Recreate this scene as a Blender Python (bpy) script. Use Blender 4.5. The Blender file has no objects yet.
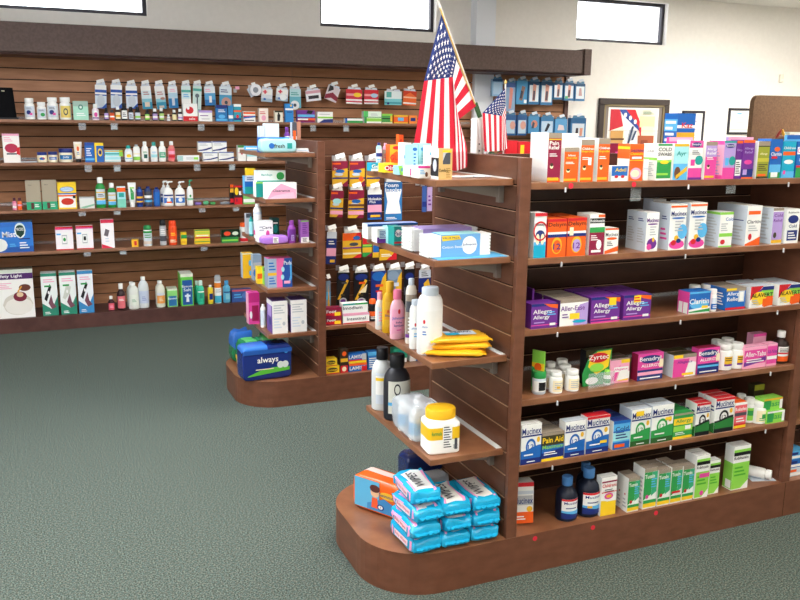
import bpy, random
from math import *
from mathutils import Vector, Matrix
random.seed(7)
SC=bpy.context.scene
COL=SC.collection
# ---------------------------------------------------------------- camera
FPX=847.78; YAW,PIT,ROL=.4031,.2071,.0116; CAM=(-1.3012,-2.1636,1.4427)
_f=Vector((sin(YAW)*cos(PIT),cos(YAW)*cos(PIT),-sin(PIT)))
_r=Vector((cos(YAW),-sin(YAW),0.)); _u=_r.cross(_f)
_R=_r*cos(ROL)+_u*sin(ROL); _U=-_r*sin(ROL)+_u*cos(ROL)
CAMV=Vector(CAM)
cam=bpy.data.objects.new('camera',bpy.data.cameras.new('camera')); COL.objects.link(cam)
m=Matrix.Identity(4)
for i in range(3):
    m[i][0]=_R[i]; m[i][1]=_U[i]; m[i][2]=-_f[i]; m[i][3]=CAM[i]
cam.matrix_world=m
cam.data.sensor_width=36; cam.data.lens=FPX*36/800; cam.data.clip_start=.05; cam.data.clip_end=100
SC.camera=cam
def proj(p):
    d=Vector(p)-CAMV; z=d.dot(_f)
    return 400+FPX*d.dot(_R)/z, 300-FPX*d.dot(_U)/z
def on(x,y,ax,val):
    d=_f+_R*((x-400)/FPX)-_U*((y-300)/FPX)
    return CAMV+d*((val-CAM[ax])/d[ax])
def solveX(x,Y,z):
    lo,hi=-3.,7.
    for _ in range(40):
        mm=(lo+hi)/2
        if proj((mm,Y,z))[0]<x: lo=mm
        else: hi=mm
    return mm
def solveH(dy,X,Y,z):
    y0=proj((X,Y,z))[1]; lo,hi=0.,1.5
    for _ in range(36):
        mm=(lo+hi)/2
        if y0-proj((X,Y,z+mm))[1]<dy: lo=mm
        else: hi=mm
    return mm
# ---------------------------------------------------------------- materials
def dk(h,f):
    h=h.lstrip('#'); return ''.join('%02x'%min(255,int(((int(h[i:i+2],16)/255)*f**.4545)*255)) for i in (0,2,4))
def lin(h):
    h=h.lstrip('#'); o=[]
    for i in (0,2,4):
        c=int(h[i:i+2],16)/255; o.append(c/12.92 if c<=.04045 else ((c+.055)/1.055)**2.4)
    return (*o,1)
PAL=dict(W='f2f2ee',K='16161a',R='d2202c',O='f0601c',Y='f7cf2a',G='2f9a4c',L='8fd450',B='1f66b8',N='1d2f78',C='5db4e6',A='a4e0e6',T='1f9a92',
 P='6e2f8f',V='b59ad6',M='e0489c',I='f2a8c4',E='9a8c7c',S='b9bcc0',D='4a4c54',F='6a4430',X='8e1c40',Z='f3e6c0',U='e9b52c',H='cfd8e2',Q='3f3a22',J='16a6c8')
_mats={}
def nodemat(name):
    m=bpy.data.materials.new(name); m.use_nodes=True
    return m,m.node_tree.nodes,m.node_tree.links,m.node_tree.nodes['Principled BSDF']
def pm(c,rough=.42,spec=.35,name=None,alpha=1.,metal=0.,emit=0.,trans=0.):
    k=(c,rough,spec,alpha,metal,emit,trans)
    if k in _mats: return _mats[k]
    m,n,l,b=nodemat(name or 'print_'+PAL.get(c,c))
    rgb=lin(PAL.get(c,c)); b.inputs['Base Color'].default_value=rgb
    b.inputs['Roughness'].default_value=rough; b.inputs['Specular IOR Level'].default_value=spec
    b.inputs['Metallic'].default_value=metal; b.inputs['Alpha'].default_value=alpha
    b.inputs['Transmission Weight'].default_value=trans
    if emit: b.inputs['Emission Color'].default_value=rgb; b.inputs['Emission Strength'].default_value=emit
    _mats[k]=m; return m
def noisemat(name,c1,c2,scale,rough=.45,bump=0,bscale=None,detail=4,spec=.4,stretch=(1,1,1),c3=None):
    m,n,l,b=nodemat(name)
    tc=n.new('ShaderNodeTexCoord'); mp=n.new('ShaderNodeMapping'); mp.inputs['Scale'].default_value=stretch
    l.new(tc.outputs['Object'],mp.inputs['Vector'])
    t=n.new('ShaderNodeTexNoise'); t.inputs['Scale'].default_value=scale; t.inputs['Detail'].default_value=detail
    l.new(mp.outputs['Vector'],t.inputs['Vector'])
    r=n.new('ShaderNodeValToRGB'); r.color_ramp.elements[0].position=.35; r.color_ramp.elements[1].position=.65
    r.color_ramp.elements[0].color=lin(c1); r.color_ramp.elements[1].color=lin(c2)
    if c3: e=r.color_ramp.elements.new(.5); e.color=lin(c3)
    l.new(t.outputs['Fac'],r.inputs['Fac']); l.new(r.outputs['Color'],b.inputs['Base Color'])
    b.inputs['Roughness'].default_value=rough; b.inputs['Specular IOR Level'].default_value=spec
    if bump:
        t2=n.new('ShaderNodeTexNoise'); t2.inputs['Scale'].default_value=bscale or scale*3; t2.inputs['Detail'].default_value=2
        l.new(mp.outputs['Vector'],t2.inputs['Vector'])
        bp=n.new('ShaderNodeBump'); bp.inputs['Strength'].default_value=bump; bp.inputs['Distance'].default_value=.004
        l.new(t2.outputs['Fac'],bp.inputs['Height']); l.new(bp.outputs['Normal'],b.inputs['Normal'])
    return m
DK=.8
WOOD=noisemat('brown_laminate',dk('70442f',DK),dk('80503a',DK),14,rough=.38,stretch=(1,1,2.2),spec=.45)
WOODT=noisemat('shelf_laminate',dk('845236',DK*1.05),dk('9a6848',DK*1.05),12,rough=.33,stretch=(1,1,2),spec=.5)
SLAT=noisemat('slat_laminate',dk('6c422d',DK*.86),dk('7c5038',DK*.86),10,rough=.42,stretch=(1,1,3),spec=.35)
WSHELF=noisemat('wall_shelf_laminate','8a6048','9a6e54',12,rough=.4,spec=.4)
SHADED_SLAT=noisemat('shaded_slat_laminate',dk('6c422e',DK*.42),dk('7c503a',DK*.42),10,rough=.42,stretch=(1,1,3),spec=.3)  # same slat laminate, with the shade inside the bays darkened into its colour
WSLAT=noisemat('wall_slat_laminate','9c6c4a','ae7c58',8,rough=.45,stretch=(.6,1,4),spec=.3)
GROOVE=pm('241712',.7,.1,'groove_dark')
LIP_GLINT=pm('c8a080',.5,.4,'groove_lip_glint')  # pale colour paints the highlight along each groove's lower edge
HEAD=noisemat('header_laminate','54433d','604e47',60,rough=.55,spec=.25)
WBASE=noisemat('wall_base_laminate','4c2f2a','5a3a34',12,rough=.45)
CARPET=noisemat('grey_green_carpet','323834','747c73',190,rough=.95,bump=.45,bscale=330,detail=8,spec=.05,c3='515a54')
def speckle(mat):
    # warm and cool fibres over the carpet colour
    n=mat.node_tree.nodes; l=mat.node_tree.links; b=n['Principled BSDF']; src=b.inputs['Base Color'].links[0].from_socket
    tc=n.new('ShaderNodeTexCoord'); t=n.new('ShaderNodeTexNoise'); t.inputs['Scale'].default_value=110; t.inputs['Detail'].default_value=3; l.new(tc.outputs['Object'],t.inputs['Vector'])
    r=n.new('ShaderNodeValToRGB'); r.color_ramp.elements[0].position=.38; r.color_ramp.elements[1].position=.62; r.color_ramp.elements[0].color=lin('9ac0c4'); r.color_ramp.elements[1].color=lin('d8b8a8')
    l.new(t.outputs['Fac'],r.inputs['Fac']); mx=n.new('ShaderNodeMix'); mx.data_type='RGBA'; mx.blend_type='OVERLAY'; mx.inputs[0].default_value=.3
    l.new(src,mx.inputs[6]); l.new(r.outputs['Color'],mx.inputs[7]); l.new(mx.outputs[2],b.inputs['Base Color'])
speckle(CARPET)
PAINT=noisemat('cream_wall_paint','f0ece5','f3efe8',30,rough=.85,spec=.15)
CEIL=noisemat('ceiling_tile','e6e4de','efede8',180,rough=.9,spec=.1,bump=.3)
WHITEP=pm('e8ecf2',.6,.3,'column_paint')
CLEAR=pm('dfe6ea',.12,.6,'clear_plastic',alpha=.22)
FROST=pm('eef2f2',.3,.5,'translucent_plastic',alpha=.8)
METAL=pm('8a8078',.4,.5,'bracket_metal',metal=.4)
WIRE=pm('c8c8cc',.3,.5,'hook_wire',metal=.7)
# ---------------------------------------------------------------- mesh builder
class MB:
    def __init__(s): s.v=[];s.f=[];s.m=[];s.mats=[];s.sm=[]
    def mi(s,m):
        if isinstance(m,str): m=pm(m)
        if m not in s.mats: s.mats.append(m)
        return s.mats.index(m)
    def add(s,vs,fs,m,smooth=False):
        o=len(s.v); s.v+= [tuple(p) for p in vs]; k=s.mi(m)
        for f in fs: s.f.append(tuple(i+o for i in f)); s.m.append(k); s.sm.append(smooth)
        return s
    def box(s,x0,x1,y0,y1,z0,z1,m,ms=None):
        v=[(x0,y0,z0),(x1,y0,z0),(x1,y1,z0),(x0,y1,z0),(x0,y0,z1),(x1,y0,z1),(x1,y1,z1),(x0,y1,z1)]
        F=dict(f=(0,1,5,4),r=(1,2,6,5),b=(2,3,7,6),l=(3,0,4,7),t=(4,5,6,7),d=(3,2,1,0))
        ms=ms or {}
        o=len(s.v); s.v+=v
        for k,f in F.items():
            s.f.append(tuple(i+o for i in f)); s.m.append(s.mi(ms.get(k,m))); s.sm.append(False)
        return s
    def cbox(s,x0,x1,y0,y1,z0,z1,m,b=.002):
        # box with chamfered edges
        xs=(x0,x1);ys=(y0,y1);zs=(z0,z1); V=[];idx={}
        for i in (0,1):
            for j in (0,1):
                for k in (0,1):
                    sx,sy,sz=(1,-1)[i],(1,-1)[j],(1,-1)[k]
                    idx[i,j,k,'x']=len(V);V.append((xs[i],ys[j]+sy*b,zs[k]+sz*b))
                    idx[i,j,k,'y']=len(V);V.append((xs[i]+sx*b,ys[j],zs[k]+sz*b))
                    idx[i,j,k,'z']=len(V);V.append((xs[i]+sx*b,ys[j]+sy*b,zs[k]))
        F=[]
        for i in (0,1):
            q=[idx[i,0,0,'x'],idx[i,1,0,'x'],idx[i,1,1,'x'],idx[i,0,1,'x']]; F.append(q if i else q[::-1])
            q=[idx[0,i,0,'y'],idx[1,i,0,'y'],idx[1,i,1,'y'],idx[0,i,1,'y']]; F.append(q[::-1] if i else q)
            q=[idx[0,0,i,'z'],idx[1,0,i,'z'],idx[1,1,i,'z'],idx[0,1,i,'z']]; F.append(q if i else q[::-1])
        for i in (0,1):
            for j in (0,1):
                w=[idx[i,j,0,'x'],idx[i,j,0,'y'],idx[i,j,1,'y'],idx[i,j,1,'x']]; F.append(w[::-1] if i==j else w)
                w=[idx[i,0,j,'x'],idx[i,0,j,'z'],idx[i,1,j,'z'],idx[i,1,j,'x']]; F.append(w if i==j else w[::-1])
                w=[idx[0,i,j,'y'],idx[0,i,j,'z'],idx[1,i,j,'z'],idx[1,i,j,'y']]; F.append(w[::-1] if i==j else w)
                for k in (0,1):
                    w=[idx[i,j,k,'x'],idx[i,j,k,'y'],idx[i,j,k,'z']]; F.append(w if (i+j+k)%2 else w[::-1])
        return s.add(V,F,m)
    def prism(s,pts,z0,z1,m,ms=None,top=None):
        n=len(pts); v=[(x,y,z0) for x,y in pts]+[(x,y,z1) for x,y in pts]
        s.add(v,[tuple(range(n))[::-1]]+[(i,(i+1)%n,(i+1)%n+n,i+n) for i in range(n)],m)
        s.add([(x,y,z1) for x,y in pts],[tuple(range(n))],top or m)
        return s
    def lathe(s,prof,m,seg=20,sy=1.,cx=0,cy=0,cap=True):
        V=[];n=len(prof)
        for r,z in prof:
            for k in range(seg):
                a=2*pi*k/seg; V.append((cx+r*cos(a),cy+r*sy*sin(a),z))
        F=[]
        for i in range(n-1):
            for k in range(seg):
                a=i*seg+k;b=i*seg+(k+1)%seg; F.append((a,b,b+seg,a+seg))
        s.add(V,F,m,True)
        if cap:
            for i in (0,n-1):
                if prof[i][0]>1e-5:
                    ring=[V[i*seg+k] for k in range(seg)]
                    s.add(ring,[tuple(range(seg)) if i else tuple(range(seg))[::-1]],m)
        return s
    def tube(s,pts,r,m,seg=8,r1=None):
        pts=[Vector(p) for p in pts]; V=[];n=len(pts)
        for i,p in enumerate(pts):
            d=(pts[min(i+1,n-1)]-pts[max(i-1,0)]).normalized()
            a=d.cross(Vector((0,0,1)))
            if a.length<.1: a=d.cross(Vector((0,1,0)))
            a.normalize(); b=d.cross(a); rr=r+((r1-r)*i/(n-1) if r1 is not None else 0)
            for k in range(seg):
                t=2*pi*k/seg; V.append(p+a*cos(t)*rr+b*sin(t)*rr)
        F=[(i*seg+k,(i+1)*seg+k,(i+1)*seg+(k+1)%seg,i*seg+(k+1)%seg) for i in range(n-1) for k in range(seg)]
        F+= [tuple(range(seg)),tuple((n-1)*seg+k for k in range(seg))[::-1]]
        return s.add(V,F,m,True)
    def data(s,name):
        me=bpy.data.meshes.new(name); me.from_pydata([tuple(p) for p in s.v],[],s.f)
        for m in s.mats: me.materials.append(m)
        me.polygons.foreach_set('material_index',s.m); me.polygons.foreach_set('use_smooth',s.sm)
        if any(s.sm):
            try: me.set_sharp_from_angle(angle=radians(38))
            except Exception: pass
        me.update(); return me
    def obj(s,name,parent=None,loc=(0,0,0),rz=0):
        return link(s.data(name),name,parent,loc,rz)
def link(me,name,parent=None,loc=(0,0,0),rz=0,rx=0,ry=0):
    o=bpy.data.objects.new(name,me); COL.objects.link(o); o.location=loc; o.rotation_euler=(rx,ry,rz)
    if parent: o.parent=parent
    return o
def tag(o,label,cat,group=None,kind=None):
    if label: o['label']=label
    if cat: o['category']=cat
    if group: o['group']=group
    if kind: o['kind']=kind
    return o
def empty(name,loc,rz=0,label=None,cat=None,group=None,rx=0,ry=0):
    o=bpy.data.objects.new(name,None); COL.objects.link(o); o.location=loc; o.rotation_euler=(rx,ry,rz); o.empty_display_size=.02
    return tag(o,label,cat,group)
def copy_tree(o,parent=None):
    c=o.copy(); COL.objects.link(c); c.parent=parent
    for ch in list(o.children): copy_tree(ch,c)
    return c
# ---------------------------------------------------------------- print art
_txt={}
def textmesh(t):
    if t in _txt: return _txt[t]
    cu=bpy.data.curves.new('t','FONT'); cu.body=t; cu.size=1; cu.resolution_u=2; cu.offset=.014
    ob=bpy.data.objects.new('t',cu); me=bpy.data.meshes.new_from_object(ob)
    vs=[(v.co.x,v.co.y) for v in me.vertices]; fs=[tuple(p.vertices) for p in me.polygons]
    bpy.data.objects.remove(ob); bpy.data.meshes.remove(me)
    x0=min(v[0] for v in vs);x1=max(v[0] for v in vs);y0=min(v[1] for v in vs);y1=max(v[1] for v in vs)
    vs=[((x-x0),(y-y0)) for x,y in vs]
    _txt[t]=(vs,fs,x1-x0,y1-y0); return _txt[t]
def art(mb,spec,w,h,mp,cols=1,lay=.00025):
    """mp(x,z,offset)->point ; x in [-w/2,w/2], z in [0,h]"""
    n=0
    for cmd in spec.split(';'):
        a=cmd.split()
        if not a: continue
        n+=1; off=lay*n; k=a[0]; c=a[-1]
        if k=='t':
            t=a[1].replace('_',' '); u,v,hh=map(float,a[2:5]); vs,fs,tw,th=textmesh(t)
            H=hh*h*1.12; W=tw*H/th
            mw=min(w*.94,2*w*(.48-abs(u-.5))) if len(a)<7 else w*float(a[5])
            sx=H/th
            if W>mw: sx*=mw/W; W=mw
            elif W<mw and len(a)<7: q_=min(1.3,mw/W); sx*=q_; W*=q_
            mb.add([mp((u-.5)*w-W/2+x*sx,v*h-H/2+y*H/th,off) for x,y in vs],fs,c)
            continue
        if k=='b': a=['r',0,a[1],1,a[2],c]; k='r'
        if k=='r':
            u0,v0,u1,v1=map(float,a[1:5]); N=max(1,round(cols*(u1-u0)))
            top=lambda u:v1; bot=lambda u:v0
        elif k=='e':
            uc,vc,ru,rv=map(float,a[1:5]); u0,u1=uc-ru,uc+ru; N=12
            top=lambda u:vc+rv*sqrt(max(0,1-((u-uc)/ru)**2)); bot=lambda u:2*vc-top(u)
        elif k=='g':
            uc,vc,ru,rv,rt=map(float,a[1:6]); V=[];F=[]
            for i in range(25):
                t=2*pi*i/24; V+= [mp((uc+ru*cos(t)-.5)*w,(vc+rv*sin(t))*h,off),mp((uc+ru*rt*cos(t)-.5)*w,(vc+rv*rt*sin(t))*h,off)]
            for i in range(24): F.append((2*i,2*i+2,2*i+3,2*i+1))
            mb.add(V,F,c); continue
        elif k=='q':
            q=list(map(float,a[1:-1])); V=[mp((q[i]-.5)*w,q[i+1]*h,off) for i in range(0,len(q),2)]
            mb.add(V,[tuple(range(len(V)))],c); continue
        elif k=='s':  # swoosh: band with sine edge  s v0 v1a v1b
            v0,va,vb=map(float,a[1:4]); u0,u1=0,1; N=12
            top=lambda u:va+(vb-va)*(.5-.5*cos(pi*u)); bot=lambda u:v0
        elif k=='l':  # text-like lines: l u0 u1 v0 v1 n
            q=list(map(float,a[1:6])); nn=int(q[4])
            for i in range(nn):
                z0=q[2]+(q[3]-q[2])*(i+.25)/nn; z1=q[2]+(q[3]-q[2])*(i+.7)/nn; ue=q[1]-(q[1]-q[0])*(.3*((i*7)%3)/2)
                K=max(1,round(cols*(ue-q[0])))
                for j in range(K):
                    ua=q[0]+(ue-q[0])*j/K; ub=q[0]+(ue-q[0])*(j+1)/K
                    mb.add([mp((ua-.5)*w,z0*h,off),mp((ub-.5)*w,z0*h,off),mp((ub-.5)*w,z1*h,off),mp((ua-.5)*w,z1*h,off)],[(0,1,2,3)],c)
            continue
        else: raise ValueError(cmd)
        V=[];F=[]
        for i in range(N+1):
            u=u0+(u1-u0)*i/N
            V+= [mp((u-.5)*w,bot(u)*h,off),mp((u-.5)*w,top(u)*h,off)]
        for i in range(N): F.append((2*i,2*i+2,2*i+3,2*i+1))
        mb.add(V,F,c)
_cache={}
# a carton: body + flaps ; origin at centre of its base, front towards -Y
def carton_mesh(w,d,h,base,fa='',side=None,sa='',top=None,ta=''):
    k=('c',round(w,4),round(d,4),round(h,4),base,fa,side,sa,top,ta)
    if k in _cache: return _cache[k]
    mb=MB(); side=side or base; top=top or base
    mb.box(-w/2,w/2,-d/2,d/2,0,h,base,dict(l=side,r=side,t=top))
    # tuck-flap seam on the top
    mb.box(-w/2*.97,w/2*.97,-d/2+.0012,-d/2+.002,h,h+.0004,'D')
    art(mb,fa,w,h,lambda x,z,o:(x,-d/2-o,z))
    if sa: art(mb,sa,d,h,lambda x,z,o:(-w/2-o,-x,z))
    if ta: art(mb,ta,w,d,lambda x,z,o:(x,z-d/2,h+o))
    me=mb.data('carton'); _cache[k]=me; return me
# bottles: list of (part name, profile, colour) in unit radius / unit height
PROF=dict(
 pill=dict(body=[(.9,0),(1,.02),(1,.66),(.93,.73),(.74,.76),(.74,.8)],cap=[(.86,.79),(.88,.8),(.88,.975),(.83,1)],lab=(.1,.62),r=1.),
 jar=dict(body=[(.92,0),(1,.04),(1,.66),(.9,.72)],cap=[(.98,.71),(1,.73),(1,.96),(.95,1)],lab=(.14,.6),r=1.),
 syrup=dict(body=[(.92,0),(1,.02),(1,.56),(.9,.66),(.55,.74),(.38,.77),(.38,.82)],cap=[(.48,.8),(.5,.81),(.5,.985),(.45,1)],lab=(.08,.54),r=1.),
 squeeze=dict(body=[(.88,0),(.98,.02),(1,.2),(1,.58),(.93,.68),(.7,.76),(.5,.79),(.48,.82)],cap=[(.54,.81),(.56,.82),(.55,.985),(.5,1)],lab=(.12,.62),r=1.),
 jug=dict(body=[(.9,0),(1,.02),(1,.62),(.88,.76),(.5,.86),(.36,.88),(.36,.91)],cap=[(.4,.9),(.42,.91),(.42,.99),(.38,1)],lab=(.16,.56),r=1.),
 powder=dict(body=[(.93,0),(1,.02),(1,.72),(.96,.8),(.8,.87),(.62,.89)],cap=[(.64,.88),(.66,.89),(.66,.985),(.6,1)],lab=(.14,.66),r=1.),
 can=dict(body=[(.92,0),(1,.01),(1,.76),(.9,.79)],cap=[(.9,.78),(.92,.79),(.92,.94),(.7,1)],lab=(.03,.74),r=1.),
 tube=dict(body=[(.62,.16),(.7,.18),(.9,.6),(1,.97),(1,1)],cap=[(.6,0),(.62,.01),(.62,.15),(.58,.16)],lab=(.3,.9),r=.86),
 pump=dict(body=[(.9,0),(1,.02),(1,.5),(.93,.6),(.6,.7),(.3,.74),(.3,.76)],cap=[(.34,.75),(.36,.76),(.36,.81),(.12,.82),(.12,.9),(.3,.905),(.3,.94),(.1,.96)],lab=(.08,.5),r=1.),
 vial=dict(body=[(.92,0),(1,.03),(1,.6),(.85,.7),(.5,.74),(.5,.77)],cap=[(.6,.75),(.62,.76),(.62,.98),(.58,1)],lab=(.1,.58),r=1.),
 slim=dict(body=[(.9,0),(1,.02),(1,.8),(.8,.88),(.5,.9)],cap=[(.5,.89),(.52,.9),(.52,.99),(.45,1)],lab=(.1,.76),r=1.))
def bottle(root,kind,w,h,body,cap,lab,fa='',oval=1.,bodym=None):
    P=PROF[kind]; r=w/2
    k=('b',kind,round(w,4),round(h,4),body,cap,lab,fa,oval)
    if k not in _cache:
        flat=[(a*r,b*h) for a,b in P['body']]; mb=MB()
        if kind=='tube':
            V=[];seg=20
            for a,b in P['body']:
                t=(b-.16)/.84; sy=1-.93*t
                for q in range(seg):
                    an=2*pi*q/seg; V.append((a*r*cos(an),a*r*sy*sin(an)*.8,b*h))
            n=len(P['body'])
            mb.add(V,[(i*seg+q,i*seg+(q+1)%seg,(i+1)*seg+(q+1)%seg,(i+1)*seg+q) for i in range(n-1) for q in range(seg)],body,True)
            mb.add(V[-seg:],[tuple(range(seg))],body)
        else: mb.lathe(flat,bodym or body,sy=oval)
        cb=MB(); cb.lathe([(a*r,b*h) for a,b in P['cap']],cap,sy=oval if oval>.75 else .8,seg=16)
        if kind=='pump': cb.cbox(-.1*r,.95*r,-.16*r,.16*r,.93*h,.985*h,cap,.001)
        lb=None
        if lab:
            lb=MB(); z0,z1=P['lab'][0]*h,P['lab'][1]*h; R=r*P['r']+.0004; lw=pi*R*(.92 if kind in ('can','slim','jar') else .64)
            def mp(x,z,o,R=R,z0=z0):
                a=x/R; 
                if kind=='tube':
                    zz=(z0+z)/h; t=(zz-.16)/.84; rr=.62+(.38)*t; return (x*.6,-r*rr*(1-.93*t)*.8-.0006-o,z0+z)
                return (sin(a)*(R+o),-cos(a)*(R+o)*oval-(.0003 if oval<1 else 0),z0+z)
            art(lb,'r 0 0 1 1 %s;'%lab+fa,lw,z1-z0,mp,cols=14,lay=.0003)
            lb=lb.data('label')
        _cache[k]=(mb.data('body'),cb.data('cap'),lb)
    b,c,l=_cache[k]
    link(b,'body',root); link(c,'cap',root)
    if l: link(l,'paper_label',root)
# ================================================================ setting
def struct(o,kind='structure'): o['kind']=kind; return o
XL,XR,YF,YB,ZC=-3.6,6.6,-4.6,4.42,2.585
struct(MB().box(XL-.1,XR+.1,YF-.1,YB+.1,-.1,0,CARPET).obj('floor'))
struct(MB().box(XL-.1,XR+.1,YF-.1,YB+.1,ZC,ZC+.1,CEIL).obj('ceiling'))
mb=MB(); LW=(-3.4,1.2,.75,2.2)  # window opening in the unseen left wall, added for light from the left
mb.box(XL-.12,XL,YF,LW[0],0,ZC,PAINT); mb.box(XL-.12,XL,LW[1],YB,0,ZC,PAINT); mb.box(XL-.12,XL,LW[0],LW[1],0,LW[2],PAINT); mb.box(XL-.12,XL,LW[0],LW[1],LW[3],ZC,PAINT)
struct(mb.obj('wall_left'))
struct(MB().box(XR,XR+.12,YF,YB,0,ZC,PAINT).obj('wall_right'))
struct(MB().box(XL-.12,XR+.12,YF-.12,YF,0,ZC,PAINT).obj('wall_front'))
WZ0,WZ1=2.165,2.535
wins=[(-1.5,-.49),(.806,1.8),(3.17,4.16)]
mb=MB(); xs=[XL-.12]
mb.box(XL-.12,XR+.12,YB,YB+.16,0,WZ0,PAINT); mb.box(XL-.12,XR+.12,YB,YB+.16,WZ1,ZC,PAINT)
edges=[XL-.12]+[e for w in wins for e in w]+[XR+.12]
for i in range(0,len(edges),2): mb.box(edges[i],edges[i+1],YB,YB+.16,WZ0,WZ1,PAINT)
struct(mb.obj('wall_back'))
FRM=pm('2e2a33',.4,.4,'window_frame_dark')
m,n,l,b=nodemat('window_glass'); n.remove(b)
o_=n['Material Output']; tr=n.new('ShaderNodeBsdfTransparent'); tr.inputs[0].default_value=(.97,.98,1,1); gl=n.new('ShaderNodeBsdfGlossy'); gl.inputs['Roughness'].default_value=.02
mx=n.new('ShaderNodeMixShader'); mx.inputs[0].default_value=.06; l.new(tr.outputs[0],mx.inputs[1]); l.new(gl.outputs[0],mx.inputs[2]); l.new(mx.outputs[0],o_.inputs[0]); GLASS=m
for i,(a,b_) in enumerate(wins):
    mb=MB(); t=.028
    mb.cbox(a,b_,YB+.05,YB+.09,WZ0,WZ0+t,FRM); mb.cbox(a,b_,YB+.05,YB+.09,WZ1-t,WZ1,FRM)
    mb.cbox(a,a+t,YB+.05,YB+.09,WZ0+t,WZ1-t,FRM); mb.cbox(b_-t,b_,YB+.05,YB+.09,WZ0+t,WZ1-t,FRM)
    w=struct(mb.obj('window_%d'%(i+1)))
    struct(MB().box(a+t,b_-t,YB+.066,YB+.07,WZ0+t,WZ1-t,GLASS).obj('window_pane',w))
mb=MB(); yy=[LW[0]+(LW[1]-LW[0])*k/3 for k in range(4)]
for k in range(4): mb.cbox(XL-.08,XL-.03,yy[k]-.025,yy[k]+.025,LW[2],LW[3],FRM)
for a,b_ in zip(yy[:-1],yy[1:]):
    mb.cbox(XL-.08,XL-.03,a+.025,b_-.025,LW[2],LW[2]+.05,FRM); mb.cbox(XL-.08,XL-.03,a+.025,b_-.025,LW[3]-.05,LW[3],FRM)
w=struct(mb.obj('window_4'))  # out of view, added to let in side light
for a,b_ in zip(yy[:-1],yy[1:]): struct(MB().box(XL-.057,XL-.053,a+.025,b_-.025,LW[2]+.05,LW[3]-.05,GLASS).obj('window_pane',w))
# pilaster between the two slat panels
struct(MB().box(2.12,2.30,YB-.1,YB,0,ZC,WHITEP).obj('trim_1'))
struct(MB().cbox(2.98,XR,YB-.014,YB,0,.1,WBASE).obj('baseboard_back'))
# ---------------------------------------------------------------- fluorescent ceiling lights
DIFF=pm('ffffff',.5,.1,'light_diffuser',emit=1.0)
def troffer(x,y,e,lab,w=.6,l=1.2):
    t=empty('ceiling_light',(x,y,ZC),0,lab,'light','fluorescent ceiling lights')
    mb=MB(); f=.03
    mb.box(-w/2,w/2,-l/2,-l/2+f,-.02,0,'W');mb.box(-w/2,w/2,l/2-f,l/2,-.02,0,'W');mb.box(-w/2,-w/2+f,-l/2+f,l/2-f,-.02,0,'W');mb.box(w/2-f,w/2,-l/2+f,l/2-f,-.02,0,'W')
    mb.obj('frame',t)
    k=pm('e8f0ff' if x<1 and y>1 else 'fffaf2',.5,.1,'light_diffuser',emit=e)
    MB().box(-w/2+f,w/2-f,-l/2+f,l/2-f,-.012,-.004,k).obj('diffuser',t)
TE=12
for i,(x,y,e) in enumerate([(-2.2,-2.9,TE),(.4,-2.9,TE),(3.,-2.9,TE),(-2.2,.5,TE*1.5),(.0,-.75,TE*1.3),(2.6,-.75,TE),(-1.2,1.5,TE*1.9),(1.3,1.5,TE*1.6),(4.6,2.3,TE*4.6),(5.4,.2,TE)]):
    troffer(x,y,e,'fluorescent troffer light set in the ceiling above the sales floor')
# ---------------------------------------------------------------- wall fixture (slatwall, shelves, header)
SP=.0762
WOODT_=WOODT
def slats(mb,x0,x1,y,z0,z1,zref,mat,t=.014,axis='y',sgn=-1,groove=.0075,lip_glint=True,gm=None):
    """boards with open grooves; face at y (axis y) or x (axis x) looking towards sgn"""
    def bx(a,b,c,d,z_0,z_1,m):
        lo,hi=min(c,d),max(c,d)
        if axis=='y': mb.box(a,b,lo,hi,z_0,z_1,m)
        else: mb.box(lo,hi,a,b,z_0,z_1,m)
    bx(x0,x1,y-sgn*t,y-sgn*(t+.006),z0,z1,gm or GROOVE)
    k=floor((zref-z1)/SP)-1; z=zref-k*SP
    cuts=[]
    while z>z0:
        if z<z1-.006: cuts.append(z)
        z-=SP
    top=z1
    for c in cuts:
        bx(x0,x1,y,y-sgn*t,c+groove/2,top,mat); top=c-groove/2
        if lip_glint: bx(x0,x1,y-sgn*-.0003,y-sgn*.004,c-groove/2,c-groove/2+.0016,LIP_GLINT)
    bx(x0,x1,y,y-sgn*t,z0,top,mat)
YS=4.36
wf=empty('wall_display',(0,0,0),0,'long brown slatwall display with four shelves, base plinth and dark header','shelving')
xa=-3.2
mb=MB(); slats(mb,xa,.555,YS,.1,1.86,1.62,WSLAT,t=.014,lip_glint=False); slats(mb,.559,2.118,YS,.1,1.86,1.62,WSLAT,t=.014,lip_glint=False); mb.box(xa,2.118,YS+.02,YB,.1,1.86,WBASE); mb.obj('slat_panel',wf)
mb=MB(); slats(mb,2.302,3.03,YS,.1,1.86,1.62,WSLAT,t=.014,lip_glint=False); mb.box(2.302,3.03,YS+.02,YB,.1,1.86,WBASE); mb.obj('slat_panel',wf)
MB().cbox(3.03,3.07,YS-.02,YB,0,1.86,WBASE).obj('side_trim',wf)
MB().cbox(xa,2.118,4.03,YB,0,.1,WBASE).obj('base',wf)
MB().cbox(2.302,3.03,4.03,YB,0,.1,WBASE).obj('base',wf)
HZ0,HZ1=1.852,2.036
mb=MB(); mb.cbox(xa,2.93,3.945,YB-.102,HZ0,HZ1,HEAD,.003); mb.box(xa,2.93,3.99,YB-.102,HZ0-.012,HZ0,WBASE); mb.obj('header',wf)
MB().cbox(2.932,3.0,3.93,YB-.102,HZ0-.012,HZ1+.012,HEAD,.003).obj('header_end',wf)
WS=[1.4115,1.1335,.8225,.5445]  # undersides
ST=.019
WT=[z+ST for z in WS]+[.1]
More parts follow.
